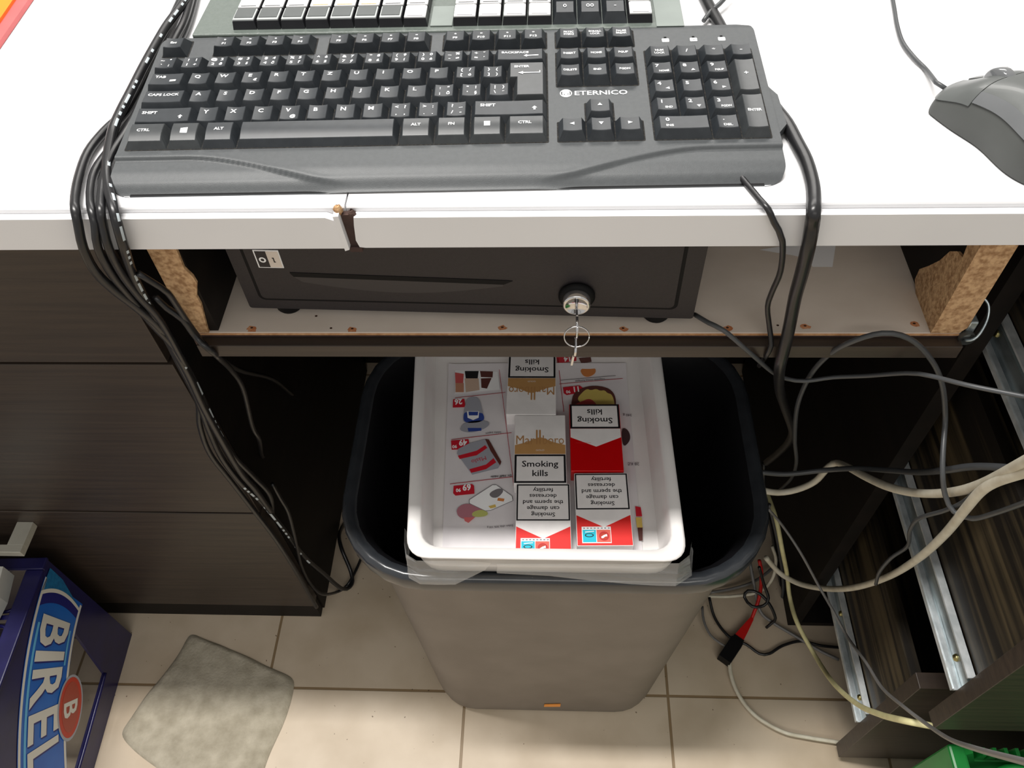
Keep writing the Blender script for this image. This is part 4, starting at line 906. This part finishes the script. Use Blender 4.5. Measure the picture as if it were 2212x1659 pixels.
cable('black_cable', [(-0.3145,0.2851,0.9240),(-0.3096,0.2536,0.9240),(-0.3080,0.2133,0.9240),(-0.3097,0.1925,0.9240),(-0.3113,0.1502,0.9240),(-0.3029,0.1024,0.9240),(-0.2976,0.0590,0.9240),(-0.3191,0.0751,0.9240),(-0.3203,0.0491,0.9240),(-0.3133,0.0196,0.9240),(-0.3058,0.0010,0.9240),(-0.3047,-0.0060,0.9144),(-0.3081,-0.0090,0.8969),(-0.3126,-0.0040,0.8659),(-0.3153,0.0050,0.8378),(-0.3161,0.0120,0.8047),(-0.3183,0.0200,0.7677),(-0.3240,0.0300,0.7186),(-0.3331,0.0450,0.6574),(-0.3559,0.0600,0.5545),(-0.3654,0.0750,0.4733),(-0.3694,0.0850,0.3849),(-0.3683,0.1000,0.2813),(-0.3621,0.1100,0.2121),(-0.3494,0.1200,0.0958),(-0.3354,0.1300,0.0108),(-0.3246,0.1500,0.0025),(-0.3348,0.1800,0.0531),(-0.3336,0.2000,0.1117)], .0034, CAB, 'outermost black cable of the bundle left of the keyboard', G1) if False else None
cable('black_cable', [(-0.3149,0.2841,0.9245),(-0.3127,0.2378,0.9245),(-0.3101,0.1883,0.9245),(-0.3083,0.1494,0.9245),(-0.3095,0.1075,0.9245),(-0.3164,0.0825,0.9245),(-0.3196,0.0587,0.9245),(-0.3160,0.0310,0.9245),(-0.3106,0.0096,0.9245),(-0.3061,-0.0019,0.9245),(-0.3059,-0.0060,0.9184),(-0.3095,-0.0100,0.8999),(-0.3129,-0.0080,0.8766),(-0.3118,-0.0030,0.8533),(-0.3086,0.0060,0.8227),(-0.3078,0.0160,0.7865),(-0.3192,0.0300,0.7314),(-0.3331,0.0450,0.6574),(-0.3510,0.0600,0.5807),(-0.3665,0.0750,0.5031),(-0.3637,0.0780,0.4421),(-0.3626,0.0900,0.3820),(-0.3601,0.1000,0.2883),(-0.3593,0.1100,0.1820),(-0.3494,0.1200,0.0958),(-0.3349,0.1250,0.0281),(-0.3251,0.1400,0.0123),(-0.3288,0.1600,0.0167),(-0.3443,0.1900,0.0408),(-0.3550,0.2200,0.0315),(-0.3589,0.2600,-0.0032),(-0.3562,0.3000,-0.0434)], .0033, CAB, 'outermost black cable of the bundle left of the keyboard', G1, (CABM, .55, .75, 2), 8)
cable('black_cable', [(-0.3046,0.2837,0.9245),(-0.2990,0.2447,0.9245),(-0.2964,0.2120,0.9245),(-0.2981,0.1772,0.9230),(-0.2974,0.1331,0.9230),(-0.3020,0.0982,0.9230),(-0.3063,0.0657,0.9230),(-0.3088,0.0402,0.9230),(-0.3034,0.0160,0.9230),(-0.2966,-0.0002,0.9230),(-0.2949,-0.0060,0.9175),(-0.2994,-0.0100,0.8998),(-0.3040,-0.0060,0.8724),(-0.3075,0.0030,0.8399),(-0.3091,0.0120,0.7993),(-0.3090,0.0200,0.7648),(-0.3146,0.0300,0.7251),(-0.3274,0.0450,0.6648),(-0.3385,0.0550,0.5882),(-0.3443,0.0650,0.5240),(-0.3459,0.0800,0.4550),(-0.3457,0.0900,0.3962),(-0.3633,0.1000,0.3272),(-0.3849,0.1100,0.2683),(-0.3874,0.1200,0.2132),(-0.3877,0.1200,0.1679),(-0.3959,0.1200,0.1277),(-0.3948,0.1150,0.0707),(-0.3854,0.1100,0.0280),(-0.3775,0.1000,-0.0049)], .0030, CAB, 'second black cable from the outside of the bundle, ending at the floor', G1, (CABM, .40, .52, 3), 12)
cable('black_cable', [(-0.3034,0.2746,0.9290),(-0.2976,0.2289,0.9290),(-0.2977,0.1988,0.9280),(-0.2971,0.1559,0.9280),(-0.2972,0.1164,0.9280),(-0.2972,0.0799,0.9280),(-0.2991,0.0511,0.9280),(-0.2983,0.0301,0.9250),(-0.2927,0.0088,0.9250),(-0.2883,-0.0040,0.9250),(-0.2897,-0.0060,0.9175),(-0.2922,-0.0100,0.8998),(-0.2983,-0.0040,0.8704),(-0.3013,0.0040,0.8388),(-0.3015,0.0120,0.8047),(-0.3087,0.0220,0.7535),(-0.3200,0.0350,0.7023),(-0.3381,0.0500,0.6431),(-0.3579,0.0600,0.5891),(-0.3715,0.0680,0.5236),(-0.3744,0.0780,0.4473),(-0.3710,0.0810,0.3744),(-0.3661,0.0830,0.2945),(-0.3637,0.0830,0.2056),(-0.3641,0.0830,0.0534)], .0030, CAB, 'black cable in the middle of the bundle, resting on its neighbours', G1)
cable('black_cable', [(-0.2964,0.2834,0.9245),(-0.2900,0.2520,0.9245),(-0.2852,0.2179,0.9230),(-0.2949,0.2025,0.9160)], .0032, CAB, 'x', G1) if False else None
cable('black_cable', [(-0.2879,-0.0020,0.8683),(-0.2831,0.0010,0.8562),(-0.2784,0.0040,0.8426),(-0.2806,0.0100,0.8199),(-0.2817,0.0140,0.7971),(-0.2784,0.0140,0.7748),(-0.2721,0.0140,0.7573),(-0.2895,0.0500,0.6935),(-0.3001,0.0700,0.6391),(-0.3231,0.0900,0.5458),(-0.3299,0.1000,0.5033),(-0.3635,0.1400,0.4055),(-0.4133,0.2200,0.2596),(-0.4661,0.3200,0.0906)], .0024, CAB, 'slim black cable crossing the raw left chipboard end', G1)
cable('black_cable', [(-0.2949,0.0120,0.8304),(-0.2910,0.0120,0.8177),(-0.2832,0.0120,0.8047),(-0.2799,0.0120,0.7828),(-0.2717,0.0120,0.7626),(-0.3123,0.1000,0.6305),(-0.3400,0.2000,0.4861),(-0.3744,0.3000,0.3123),(-0.3772,0.3500,0.2196)], .0026, CAB, 'black cable running from the bundle back into the dark knee space', G1)
cable('black_cable', [(-0.3419,0.1000,0.4051),(-0.3413,0.1000,0.3705),(-0.3406,0.1000,0.3341),(-0.3471,0.1000,0.2819),(-0.3555,0.1000,0.2254),(-0.3633,0.1000,0.1720),(-0.3657,0.1000,0.1095),(-0.3562,0.1000,0.0659),(-0.3482,0.1300,0.0047),(-0.3313,0.1400,0.0121),(-0.3201,0.1700,0.0132),(-0.3148,0.1900,0.0155)], .0024, CAB, 'slim black cable looping off the left cabinet side near the floor', G1)
# right of the keyboard
cable('black_cable', [(0.1238,0.2682,0.9240),(0.1278,0.2381,0.9240),(0.1314,0.2166,0.9240),(0.1370,0.1827,0.9240),(0.1497,0.1299,0.9240),(0.1558,0.1030,0.9240),(0.1613,0.0834,0.9240),(0.1642,0.0617,0.9240),(0.1666,0.0419,0.9240),(0.1662,0.0185,0.9240),(0.1634,0.0007,0.9240),(0.1613,-0.0088,0.9240),(0.1636,-0.0060,0.9149),(0.1653,-0.0080,0.8965),(0.1705,0.0000,0.8646),(0.1742,0.0060,0.8357),(0.1782,0.0080,0.8039),(0.1797,0.0060,0.7796),(0.1843,0.0120,0.7465),(0.2082,0.0500,0.6688),(0.2393,0.0900,0.5850),(0.2724,0.1200,0.4994),(0.2844,0.1400,0.4456),(0.2926,0.1700,0.3732),(0.2977,0.2000,0.3027)], .0047, CAB, 'thick black cable curving round the right end of the keyboard')
cable('black_cable', [(0.1097,0.0553,0.9220),(0.1207,0.0346,0.9220),(0.1262,0.0215,0.9220),(0.1314,0.0078,0.9220),(0.1355,-0.0024,0.9220),(0.1406,-0.0040,0.9133),(0.1486,-0.0060,0.8995),(0.1574,0.0040,0.8629),(0.1593,0.0120,0.8342),(0.1609,0.0160,0.8144),(0.1670,0.0160,0.7923),(0.1706,0.0100,0.7776),(0.1703,0.0120,0.7622),(0.1831,0.0500,0.7022)], .0021, CAB, 'thin black cable coming from under the keyboard front')
cable('black_cable', [(0.1203,0.2205,0.9240),(0.1266,0.2307,0.9260),(0.1346,0.2389,0.9280),(0.1455,0.2553,0.9300)], .0019, CABG, 'thin grey cable rising behind the right corner of the keyboard')
cable('black_cable', [(0.1132,0.0340,0.7861),(0.1214,0.0200,0.7920),(0.1322,0.0100,0.7937),(0.1555,0.0080,0.7704),(0.1830,0.0200,0.7316),(0.2019,0.0300,0.7095),(0.2182,0.0300,0.7064),(0.2400,0.0300,0.7117),(0.2601,0.0200,0.7265),(0.2784,0.0000,0.7556),(0.2898,-0.0100,0.7649),(0.3053,-0.0300,0.7796),(0.3391,-0.0500,0.7909)], .0019, CABG, 'thin cable from the cash drawer corner sweeping off to the right')
cable('black_cable', [(0.3529,0.2400,0.1557),(0.3295,0.1800,0.2936),(0.2930,0.1200,0.4312),(0.2633,0.0900,0.5258),(0.2359,0.0600,0.6265),(0.2247,0.0400,0.6955),(0.2204,0.0200,0.7486),(0.2254,0.0060,0.7840),(0.2437,0.0000,0.8027),(0.2659,0.0000,0.7965),(0.2895,0.0000,0.7733),(0.3101,0.0000,0.7416),(0.3295,0.0000,0.6973),(0.3267,-0.0200,0.6856),(0.3245,-0.0400,0.6744),(0.3317,-0.0500,0.6538),(0.3393,-0.0600,0.6442),(0.3487,-0.0700,0.6510),(0.3520,-0.0800,0.6791),(0.3473,-0.1000,0.7353)], .0022, CABK if False else CABG, 'thin dark cable in a tall loop right of the bin')
cable('white_cable', [(0.2627,0.1200,0.3674),(0.2870,0.1200,0.3609),(0.3082,0.1200,0.3683),(0.3256,0.1200,0.3889),(0.3329,0.1200,0.4235),(0.3403,0.1200,0.4319),(0.3408,0.1000,0.4561),(0.3388,0.0600,0.5003),(0.3377,0.0200,0.5474),(0.3423,-0.0100,0.5880),(0.3425,-0.0400,0.6412),(0.3331,-0.0700,0.7062),(0.3111,-0.1100,0.8089)], .0041, CABW, 'upper white cable sagging in front of the pedestal runners')
cable('white_cable', [(0.3183,0.1300,0.1532),(0.3366,0.1300,0.1220),(0.3484,0.1200,0.1167),(0.3687,0.1000,0.1298),(0.3879,0.0700,0.1837),(0.3873,0.0300,0.2826),(0.3873,0.0000,0.3818),(0.3730,-0.0300,0.4930),(0.3581,-0.0500,0.5828),(0.3369,-0.0700,0.6665),(0.3270,-0.0800,0.7135),(0.3235,-0.0900,0.7453),(0.3184,-0.1100,0.7932)], .0040, CABW, 'lower white cable sagging in front of the pedestal runners')
cable('grey_cable', [(0.2442,0.1000,0.4423),(0.2769,0.1000,0.4387),(0.3170,0.1000,0.4476),(0.3382,0.0800,0.4846),(0.3508,0.0500,0.5301),(0.3546,0.0200,0.5760),(0.3430,-0.0200,0.6448),(0.3447,-0.0400,0.6834),(0.3501,-0.0600,0.7146),(0.3534,-0.0800,0.7408)], .0031, CABG, 'dark grey cable behind the upper white cable')
cable('grey_cable', [(0.3759,-0.0040,0.3687),(0.3637,-0.0100,0.4155),(0.3646,-0.0100,0.4505),(0.3719,-0.0100,0.4782),(0.3528,-0.0200,0.5334),(0.3434,-0.0300,0.5757),(0.3410,-0.0500,0.6275),(0.3406,-0.0600,0.6601),(0.3337,-0.0700,0.6962)], .0020, CABG, 'short dark cable hanging over the lower white cable')
cable('cream_cable', [(0.3137,0.2000,0.2272),(0.3172,0.1500,0.2368),(0.3301,0.1200,0.1971),(0.3544,0.1200,0.1202),(0.3639,0.1000,0.0820),(0.3674,0.0600,0.0833),(0.3910,0.0200,0.0610),(0.3876,-0.0400,0.1252),(0.3713,-0.1000,0.2386),(0.3568,-0.1400,0.3392),(0.3507,-0.1650,0.4096),(0.3620,-0.1700,0.4180),(0.3733,-0.1720,0.4184)], .0033, CABC, 'cream cable dropping to the foot of the pedestal')
cable('grey_cable', [(0.2848,0.1200,0.3177),(0.3126,0.1200,0.2735),(0.3368,0.0900,0.2524),(0.3658,0.0600,0.2123),(0.3805,0.0300,0.2035),(0.3957,0.0000,0.1916),(0.3933,-0.0500,0.2403),(0.3808,-0.1000,0.3024),(0.3560,-0.1500,0.4055),(0.3523,-0.1800,0.4554),(0.3210,-0.2200,0.5611),(0.2750,-0.2600,0.6953),(0.2313,-0.3000,0.8340)], .0019, CABK, 'long thin grey cable slanting down to the green crate')
cable('white_cable', [(0.2775,0.0324,0.0080),(0.2771,0.0029,0.0080),(0.2866,-0.0283,0.0080),(0.3065,-0.0543,0.0080),(0.3401,-0.0742,0.0080),(0.3720,-0.0811,0.0080),(0.4200,-0.0876,0.0080)], .0030, CABW, 'pale cable lying on the tiles between bin and pedestal')
cable('white_cable', [(0.3185,0.1661,0.0600),(0.3247,0.1322,0.0400),(0.3329,0.1024,0.0200),(0.3514,0.0859,0.0150),(0.3849,0.0662,0.0100),(0.4161,0.0451,0.0100),(0.4426,0.0314,0.0100)], .0026, CABK, 'dull grey cable lying on the tiles behind the cream cable')
cable('white_cable', [(0.2546,0.1256,0.0200),(0.2913,0.1262,0.0200),(0.3310,0.1261,0.0400),(0.3460,0.1348,0.0700),(0.3478,0.1517,0.1000),(0.3400,0.1651,0.1200)], .0026, CABW, 'white cable curling up behind the right side of the bin')
cable('white_cable', [(0.2590,0.1319,0.0200),(0.2941,0.1409,0.0150),(0.3277,0.1503,0.0200),(0.3609,0.1732,0.0200),(0.3844,0.2022,0.0200)], .0024, CABK, 'dull pink-grey cable beside the white one behind the bin')
cable('black_cable', [(0.2559,0.1241,0.0200),(0.2617,0.0976,0.0100),(0.2736,0.0745,0.0080),(0.2882,0.0600,0.0080),(0.3065,0.0531,0.0080),(0.3245,0.0394,0.0070),(0.3400,0.0397,0.0070),(0.3619,0.0523,0.0070),(0.3916,0.0601,0.0070),(0.4221,0.0535,0.0070),(0.4602,0.0506,0.0070)], .0023, CAB, 'black cable snaking across the tiles beside the bin')
cable('grey_cable', [(0.2442,0.1105,0.0150),(0.2438,0.0877,0.0150),(0.2519,0.0641,0.0150),(0.2679,0.0499,0.0150),(0.2811,0.0429,0.0150)], .0020, CABK, 'dull cable between bin foot and black connector')
cable('black_cable', [(0.3152,0.1306,0.1200),(0.3290,0.1210,0.0800),(0.3380,0.1072,0.0600),(0.3319,0.0993,0.0500),(0.3139,0.0975,0.0500),(0.3040,0.1124,0.0500),(0.3087,0.1188,0.0600),(0.3251,0.1145,0.0600),(0.3407,0.1017,0.0500),(0.3520,0.0876,0.0300),(0.3486,0.0840,0.0200),(0.3407,0.0794,0.0100)], .0024, CAB, 'black cable tied in a small loop behind the bin')
for i, (dx, rr, mt_, nm, lb) in enumerate(((0, .0028, CAB, 'black_cable', 'black cable hanging nearest the bin on the right'), (14, .0026, CABG, 'grey_cable', 'dark grey cable hanging second from the bin on the right'), (26, .0030, CAB, 'black_cable', 'black cable hanging third from the bin on the right'))):
    pass
cable('black_cable', [(0.2945,0.2000,0.3027),(0.3068,0.1800,0.2356),(0.3329,0.1700,0.1560),(0.3633,0.1600,0.0491),(0.3884,0.1500,-0.0367),(0.3877,0.1400,-0.1028)], .0026, CAB, 'black cable hanging straight down just right of the bin')
cable('grey_cable', [(0.3107,0.1700,0.2403),(0.3403,0.1500,0.1508),(0.3703,0.1400,0.0416),(0.3814,0.1300,-0.0273),(0.3929,0.1200,-0.0718)], .0024, CABG, 'dark grey cable hanging beside the straight black one')
cable('black_cable', [(0.3324,0.1600,0.1756),(0.3749,0.1500,0.0543),(0.3869,0.1500,-0.0368),(0.3855,0.1400,-0.0719),(0.3994,0.1300,-0.0829),(0.4099,0.1300,-0.0782)], .0026, CAB, 'black cable kinked behind the lower white cable')
# adapter on the floor
P = [(0.2800,0.0411,0.0200),(0.2971,0.0631,0.0200),(0.3258,0.0985,0.0200),(0.3296,0.1170,0.0400),(0.3280,0.1377,0.0800),(0.3225,0.1514,0.1000)]
ap = thing('network_plug', 'red network plug pushed into a small black coupler on the tiles', 'plug', tuple(P[0]))
a, b_ = Vector(P[0]), Vector(P[1]); dv = (b_ - a).normalized(); a.z = b_.z = .012; dv = (b_ - a).normalized(); sd = Vector((-dv.y, dv.x, 0))
q = MB()
def obox(q, c0, c1, w_, h_, mt, w1=None):
    w1 = w1 or w_
    r0 = [c0 - sd * w_ / 2 + Vector((0, 0, -h_ / 2)), c0 + sd * w_ / 2 + Vector((0, 0, -h_ / 2)), c0 + sd * w_ / 2 + Vector((0, 0, h_ / 2)), c0 - sd * w_ / 2 + Vector((0, 0, h_ / 2))]
    r1 = [c1 - sd * w1 / 2 + Vector((0, 0, -h_ / 2)), c1 + sd * w1 / 2 + Vector((0, 0, -h_ / 2)), c1 + sd * w1 / 2 + Vector((0, 0, h_ / 2)), c1 - sd * w1 / 2 + Vector((0, 0, h_ / 2))]
    q.loft([r0, r1], mt, True, True, True, smooth=False)
c0 = a - dv * .020; c1 = a + dv * .018
obox(q, c0, c1, .020, .020, BLACK); obox(q, c1, c1 + dv * .006, .017, .016, BLACK); q.build('coupler', ap, label='black coupler')
q = MB(); obox(q, c1 + dv * .006, c1 + dv * .022, .015, .012, REDP, .012); obox(q, c1 + dv * .022, c1 + dv * .046, .012, .010, REDP, .006)
e = c1 + dv * .046; q.tube(spline([e, Vector(P[3]), Vector(P[4]), Vector(P[5])]), .0028, REDP, 8); q.build('plug', ap, label='red plug with red boot')

# ================================================================== FLOOR CLOTH
q = MB(); n = 40; A, B, C_, D_ = [Vector(p) for p in ((-.648, -.101, 0), (-.425, -.215, 0), (-.390, -.012, 0), (-.578, .060, 0))]
def ragp(u_, v_):
    u2 = u_ + .012 * math.sin(v_ * 9 + 1) * (1 if 1 else 0); v2 = v_
    p = A.lerp(B, u2).lerp(D_.lerp(C_, u2), v2)
    p.x += .006 * math.sin(v_ * PI * 1.0) * (u_ - .5) * 2 * (-1 if u_ < .5 else .4); p.y += .004 * math.sin(u_ * 7 + 2) * (1 - v_) + .006 * noise.noise(Vector((u_ * 3, v_ * 3, 7)))
    # rounded corners
    return p
rows = []
for j in range(n + 1):
    row = []
    for i in range(n + 1):
        u_, v_ = i / n, j / n
        cu, cv = 2 * u_ - 1, 2 * v_ - 1; r2 = (abs(cu) ** 16 + abs(cv) ** 16) ** (1 / 16) if (cu or cv) else 1
        mx_ = max(abs(cu), abs(cv)); sc2 = mx_ / r2 if r2 else 1
        p = ragp(.5 + cu * sc2 / 2, .5 + cv * sc2 / 2)
        e = min(1, (1 - mx_) / .05); p.z = .0010 + .0058 * math.sqrt(max(0, 1 - (1 - e) ** 2)) + .0012 * noise.noise(Vector((p.x * 45, p.y * 45, 0))) + .0009 * noise.noise(Vector((p.x * 160, p.y * 160, 5)))
        if mx_ > .999: p.z = .0006
        row.append(p)
    rows.append(row)
q.loft(rows, RAG, False)
tag(q.build('floor_cloth'), 'dirty grey cleaning cloth spread on the tiles beside the blue crate', 'cloth')

# ================================================================== BLUE CRATE (standing upside down)
cr = thing('bottle_crate', 'dark blue plastic bottle crate with white lettering turned upside down', 'crate', (-.6735, .0535, 0), (0, 0, .040)); cr['org'] = (0, 0, 0)
HZ = .277; T_ = .0045; LEN = .40; WID = .30
def zb(s): return D - .672 - .15 * s - 1.6 * s * s
def base(s):
    return Vector((0, -s, zb(s)))
S0 = .054                                # local offset between text frame and crate origin
def LB(s, t, off=.0008):
    ds = .001; d = (Vector((0, -(s + ds), zb(s + ds))) - Vector((0, -s, zb(s)))).normalized(); nn = Vector((0, 0, -1)) - d * d.dot(Vector((0, 0, -1))); nn.normalize()
    p = Vector((0, -s, zb(s))) + nn * t
    return (off, p.y - S0, p.z)
q = MB()
# right wall: far pillar, top band, near pillar, foot bar with an arched window between
def wallpoly(L, x=0, th=-T_, mt=BLUE): q.prism([(x, y, z) for y, z in L], (th, 0, 0), mt)
low = [LB(s, .086) for s in [i * .02 - .02 for i in range(17)]]
lowp = [(p[1], p[2]) for p in low]
wallpoly([(0, 0), (0, HZ), (lowp[0][0], HZ), lowp[0], (lowp[2][0], lowp[2][1]), (-.078, .048), (-.078, 0)])
for i in range(2, len(lowp) - 1):
    a0, a1 = lowp[i], lowp[i + 1]; wallpoly([(a0[0], HZ), (a0[0], max(.052, a0[1])), (a1[0], max(.052, a1[1])), (a1[0], HZ)])
for i in range(0, 2):
    a0, a1 = lowp[i], lowp[i + 1]; wallpoly([(a0[0], HZ), (a0[0], a0[1] - .001), (a1[0], a1[1] - .001), (a1[0], HZ)])
wallpoly([(-.078, 0), (-.078, .048), (-.34, .043), (-.34, 0)]); wallpoly([(-.33, 0), (-.33, HZ), (-LEN, HZ), (-LEN, 0)])
q.tube(spline([(.001, -.077, .0480), (.001, -.12, .0465), (.001, -.2, .044), (.001, -.33, .044)]), .0028, BLUE, 8)
q.build('side_wall', cr, local=True, label='navy side wall with an arched window')
q = MB(); q.box((-WID, -LEN, 0), (-WID + T_, 0, HZ), BLUE); q.box((-WID + T_, -T_, 0), (-T_, 0, HZ), BLUE); q.box((-WID + T_, -LEN, 0), (-T_, -LEN + T_, HZ), BLUE); q.build('far_walls', cr, local=True)
# top lattice (the crate floor)
q = MB()
q.box((-WID, -LEN, HZ), (0.0015, -LEN + .02, HZ + .006), BLUE, .0015); q.box((-WID, -.016, HZ), (.0015, .0015, HZ + .006), BLUE, .0015)
q.box((-.022, -LEN + .02, HZ), (.0015, -.016, HZ + .005), BLUE, .0015); q.box((-WID, -LEN + .02, HZ), (-WID + .02, -.016, HZ + .005), BLUE, .0015)
for i in range(1, 5):
    y = -LEN * i / 5; q.box((-WID + .01, y - .003, HZ - .01), (-.02, y + .003, HZ + .002), BLUE)
for i in range(1, 4):
    x = -WID * i / 4; q.box((x - .003, -LEN + .01, HZ - .01), (x + .003, -.012, HZ + .002), BLUE)
for i in range(5):
    for j in range(4):
        c = (-WID * (j + .5) / 4, -LEN * (i + .5) / 5, HZ - .004); q.lathe([(.030, -.004), (.033, -.004), (.033, .004), (.030, .004), (.030, -.004)], c, BLUE, 'z', 20)
q.build('lattice', cr, local=True, label='dark lattice of bottle rings on top')
# label
q = MB(); S = [-.038 + i * .012 for i in range(28)]
def band(t0, t1, mt, off, s0=-.034, s1=.29, n_=26):
    ss = [s0 + (s1 - s0) * k / n_ for k in range(n_ + 1)]
    q.loft([[LB(s, t1, off) for s in ss], [LB(s, t0, off) for s in ss]], mt, False)
band(-.0200, .0860, BLUEL, .0006)
band(-.0190, -.0140, CREAMI, .0009); band(.0800, .0850, CREAMI, .0009, -.030, .100); band(.0800, .0850, CREAMI, .0009, .172, .29)
band(-.0080, -.0030, BLUES, .0009, .02, .29); band(.0700, .0740, BLUES, .0009, .02, .075)
bow_ = lambda t: -.030 + .012 * ((t - .033) / .05) ** 2 - .004 * (t / .08)
q.loft([[LB(bow_(t), t, .0010) for t in [-.019 + .0052 * k for k in range(21)]], [LB(bow_(t) + .0055, t, .0010) for t in [-.019 + .0052 * k for k in range(21)]]], CREAMI, False)
q.loft([[LB(bow_(t) + .0055, t, .0009) for t in [-.014 + .0049 * k for k in range(20)]], [LB(bow_(t) + .020, t, .0009) for t in [-.014 + .0049 * k for k in range(20)]]], BLUED, False)
q.poly([LB(bow_(-.019), -.019, .0009), LB(-.047, -.016, .0009), LB(-.046, .020, .0009), LB(bow_(.083), .083, .0009)] + [LB(bow_(t), t, .0009) for t in (.06, .04, .02, 0)], TEAL, (1, 0, 0))
for ch, sa, sb in (('B', .0085, .0480), ('I', .0540, .0670), ('R', .0765, .1210), ('E', .1275, .1600), ('L', .1670, .1960)):
    w_ = [p[0] for p in text2d(ch, .02)[0]]; k_ = (sb - sa) / ((max(w_) - min(w_)) * .094)
    q.text(ch, None, None, None, .0940, CREAMI, bold=.02, xs=k_, fn=lambda x, y: LB(sa + x, y + .001, .0014))
    q.text(ch, None, None, None, .0940, BLUED, bold=.02, xs=k_, fn=lambda x, y: LB(sa + .0022 + x, y + .0028, .0012))
def ell(cs, ct_, a_, b__, mt, off): q.poly([LB(cs + a_ * math.cos(2 * PI * k / 32), ct_ + b__ * math.sin(2 * PI * k / 32), off) for k in range(32)], mt, (1, 0, 0))
ell(.138, .094, .047, .031, SILV, .0016); ell(.138, .094, .043, .0275, REDL2, .0018); ell(.138, .094, .036, .021, flat('label_dull_red', 168, 70, 52), .0020)
q.text('B', None, None, None, .046, CREAMI, bold=.02, xs=.95, align=.5, fn=lambda x, y: LB(.142 + x, y + .078, .0023))
q.build('printed_label', cr, local=True, label='blue label reading BIREL with a red oval badge')
# carton standing on the crate
q = MB(); cz = HZ + .006
pc = [(-0.7011,0.0207,0.2900),(-0.7084,0.0348,0.2900),(-0.7486,0.0316,0.2900),(-0.6895,-0.1266,0.2900),(-0.6818,-0.0648,0.2900)]
cc_ = thing('drink_carton', 'silver white carton with red print lying on the blue crate', 'carton', (-.78, -.03, cz))
q.prism([(-.7060, .028, cz), (-.6990, -.010, cz), (-.7060, -.110, cz), (-.80, -.112, cz), (-.80, .028, cz)], (0, 0, .028), CARTN)
q.poly([(-.7130 + .006 * math.cos(2 * PI * k / 12), -.000 + .014 * math.sin(2 * PI * k / 12), cz + .0285) for k in range(12)], RED, (0, 0, 1)); q.build('box', cc_)

# ================================================================== GREEN CRATE
gr = thing('green_crate', 'bright green plastic bottle crate at the foot of the pedestal', 'crate', (.44, -.157, 0), (0, 0, .0)); gr['org'] = (0, 0, 0)
GH = .300; q = MB()
q.box((0, -.36, 0), (.018, 0, GH - .004), GREEN, .003); q.box((.40, -.36, 0), (.418, 0, GH - .004), GREEN, .003)
q.box((.018, -.012, 0), (.40, 0, GH - .030), GREEN); q.box((.018, -.36, 0), (.40, -.348, GH - .01), GREEN); q.box((.018, -.348, .005), (.40, -.012, .012), GREEN)
q.build('walls', gr, local=True)
q = MB()
q.prism([(.004, -.002, GH - .03), (.036, -.002, GH - .03), (.020, -.002, GH + .006)], (0, -.010, 0), GREEN)
for i in range(11): 
    x = .040 + i * .012
    hh = .012 if i != 5 else .026
    q.prism([(x - .0035 - hh * .2, -.002, GH - .030), (x + .0035 + hh * .2, -.002, GH - .030), (x + .002, -.002, GH - .030 + hh + .008), (x - .002, -.002, GH - .030 + hh + .008)], (0, -.008, 0), GREEN)
q.build('toothed_edge', gr, local=True, label='green teeth along the rear edge')
q = MB()
for i in range(4):
    for j in range(4):
        c = (.068 + i * .094, -.062 - j * .084, GH - .012 - .004)
        q.lathe([(.036, -.016), (.042, -.016), (.044, .006), (.040, .010), (.036, .004), (.036, -.016)], c, GREEN, 'z', 28, .35, 2 * PI - .35 if (i + j) % 2 else 2 * PI - .9)
        q.box((c[0] - .046, c[1] - .004, GH - .10), (c[0] - .034, c[1] + .014, GH - .004), GREEN, .003)
        q.box((c[0] + .02, c[1] + .030, GH - .10), (c[0] + .032, c[1] + .046, GH - .002), GREEN, .003)
q.build('bottle_dividers', gr, local=True, label='green curved bottle dividers')

# ================================================================== ORANGE FOLDER on the far left of the counter
of = thing('orange_folder', 'orange card folder with pink edge at the far left of the counter', 'folder', (-.53, .30, D))
q = MB(); q.prism([(p[0], p[1], D + .001) for p in [(-0.4684,0.3878,0.9200),(-0.4613,0.2825,0.9200),(-0.4576,0.2273,0.9200),(-0.4540,0.1667,0.9200),(-0.5967,0.1770,0.9200),(-0.7281,0.4001,0.9200)]], (0, 0, .006), ORFOLD); q.build('cover', of)
q = MB(); q.prism([(p[0], p[1], D + .0005) for p in [(-0.4555,0.3872,0.9200),(-0.4503,0.2821,0.9200),(-0.4464,0.2014,0.9200),(-0.4423,0.1411,0.9200),(-0.4564,0.1720,0.9200),(-0.4588,0.2303,0.9200),(-0.4626,0.2857,0.9200),(-0.4703,0.3879,0.9200)]], (0, 0, .004), PINKE); q.build('edge', of, label='pink folder edge')
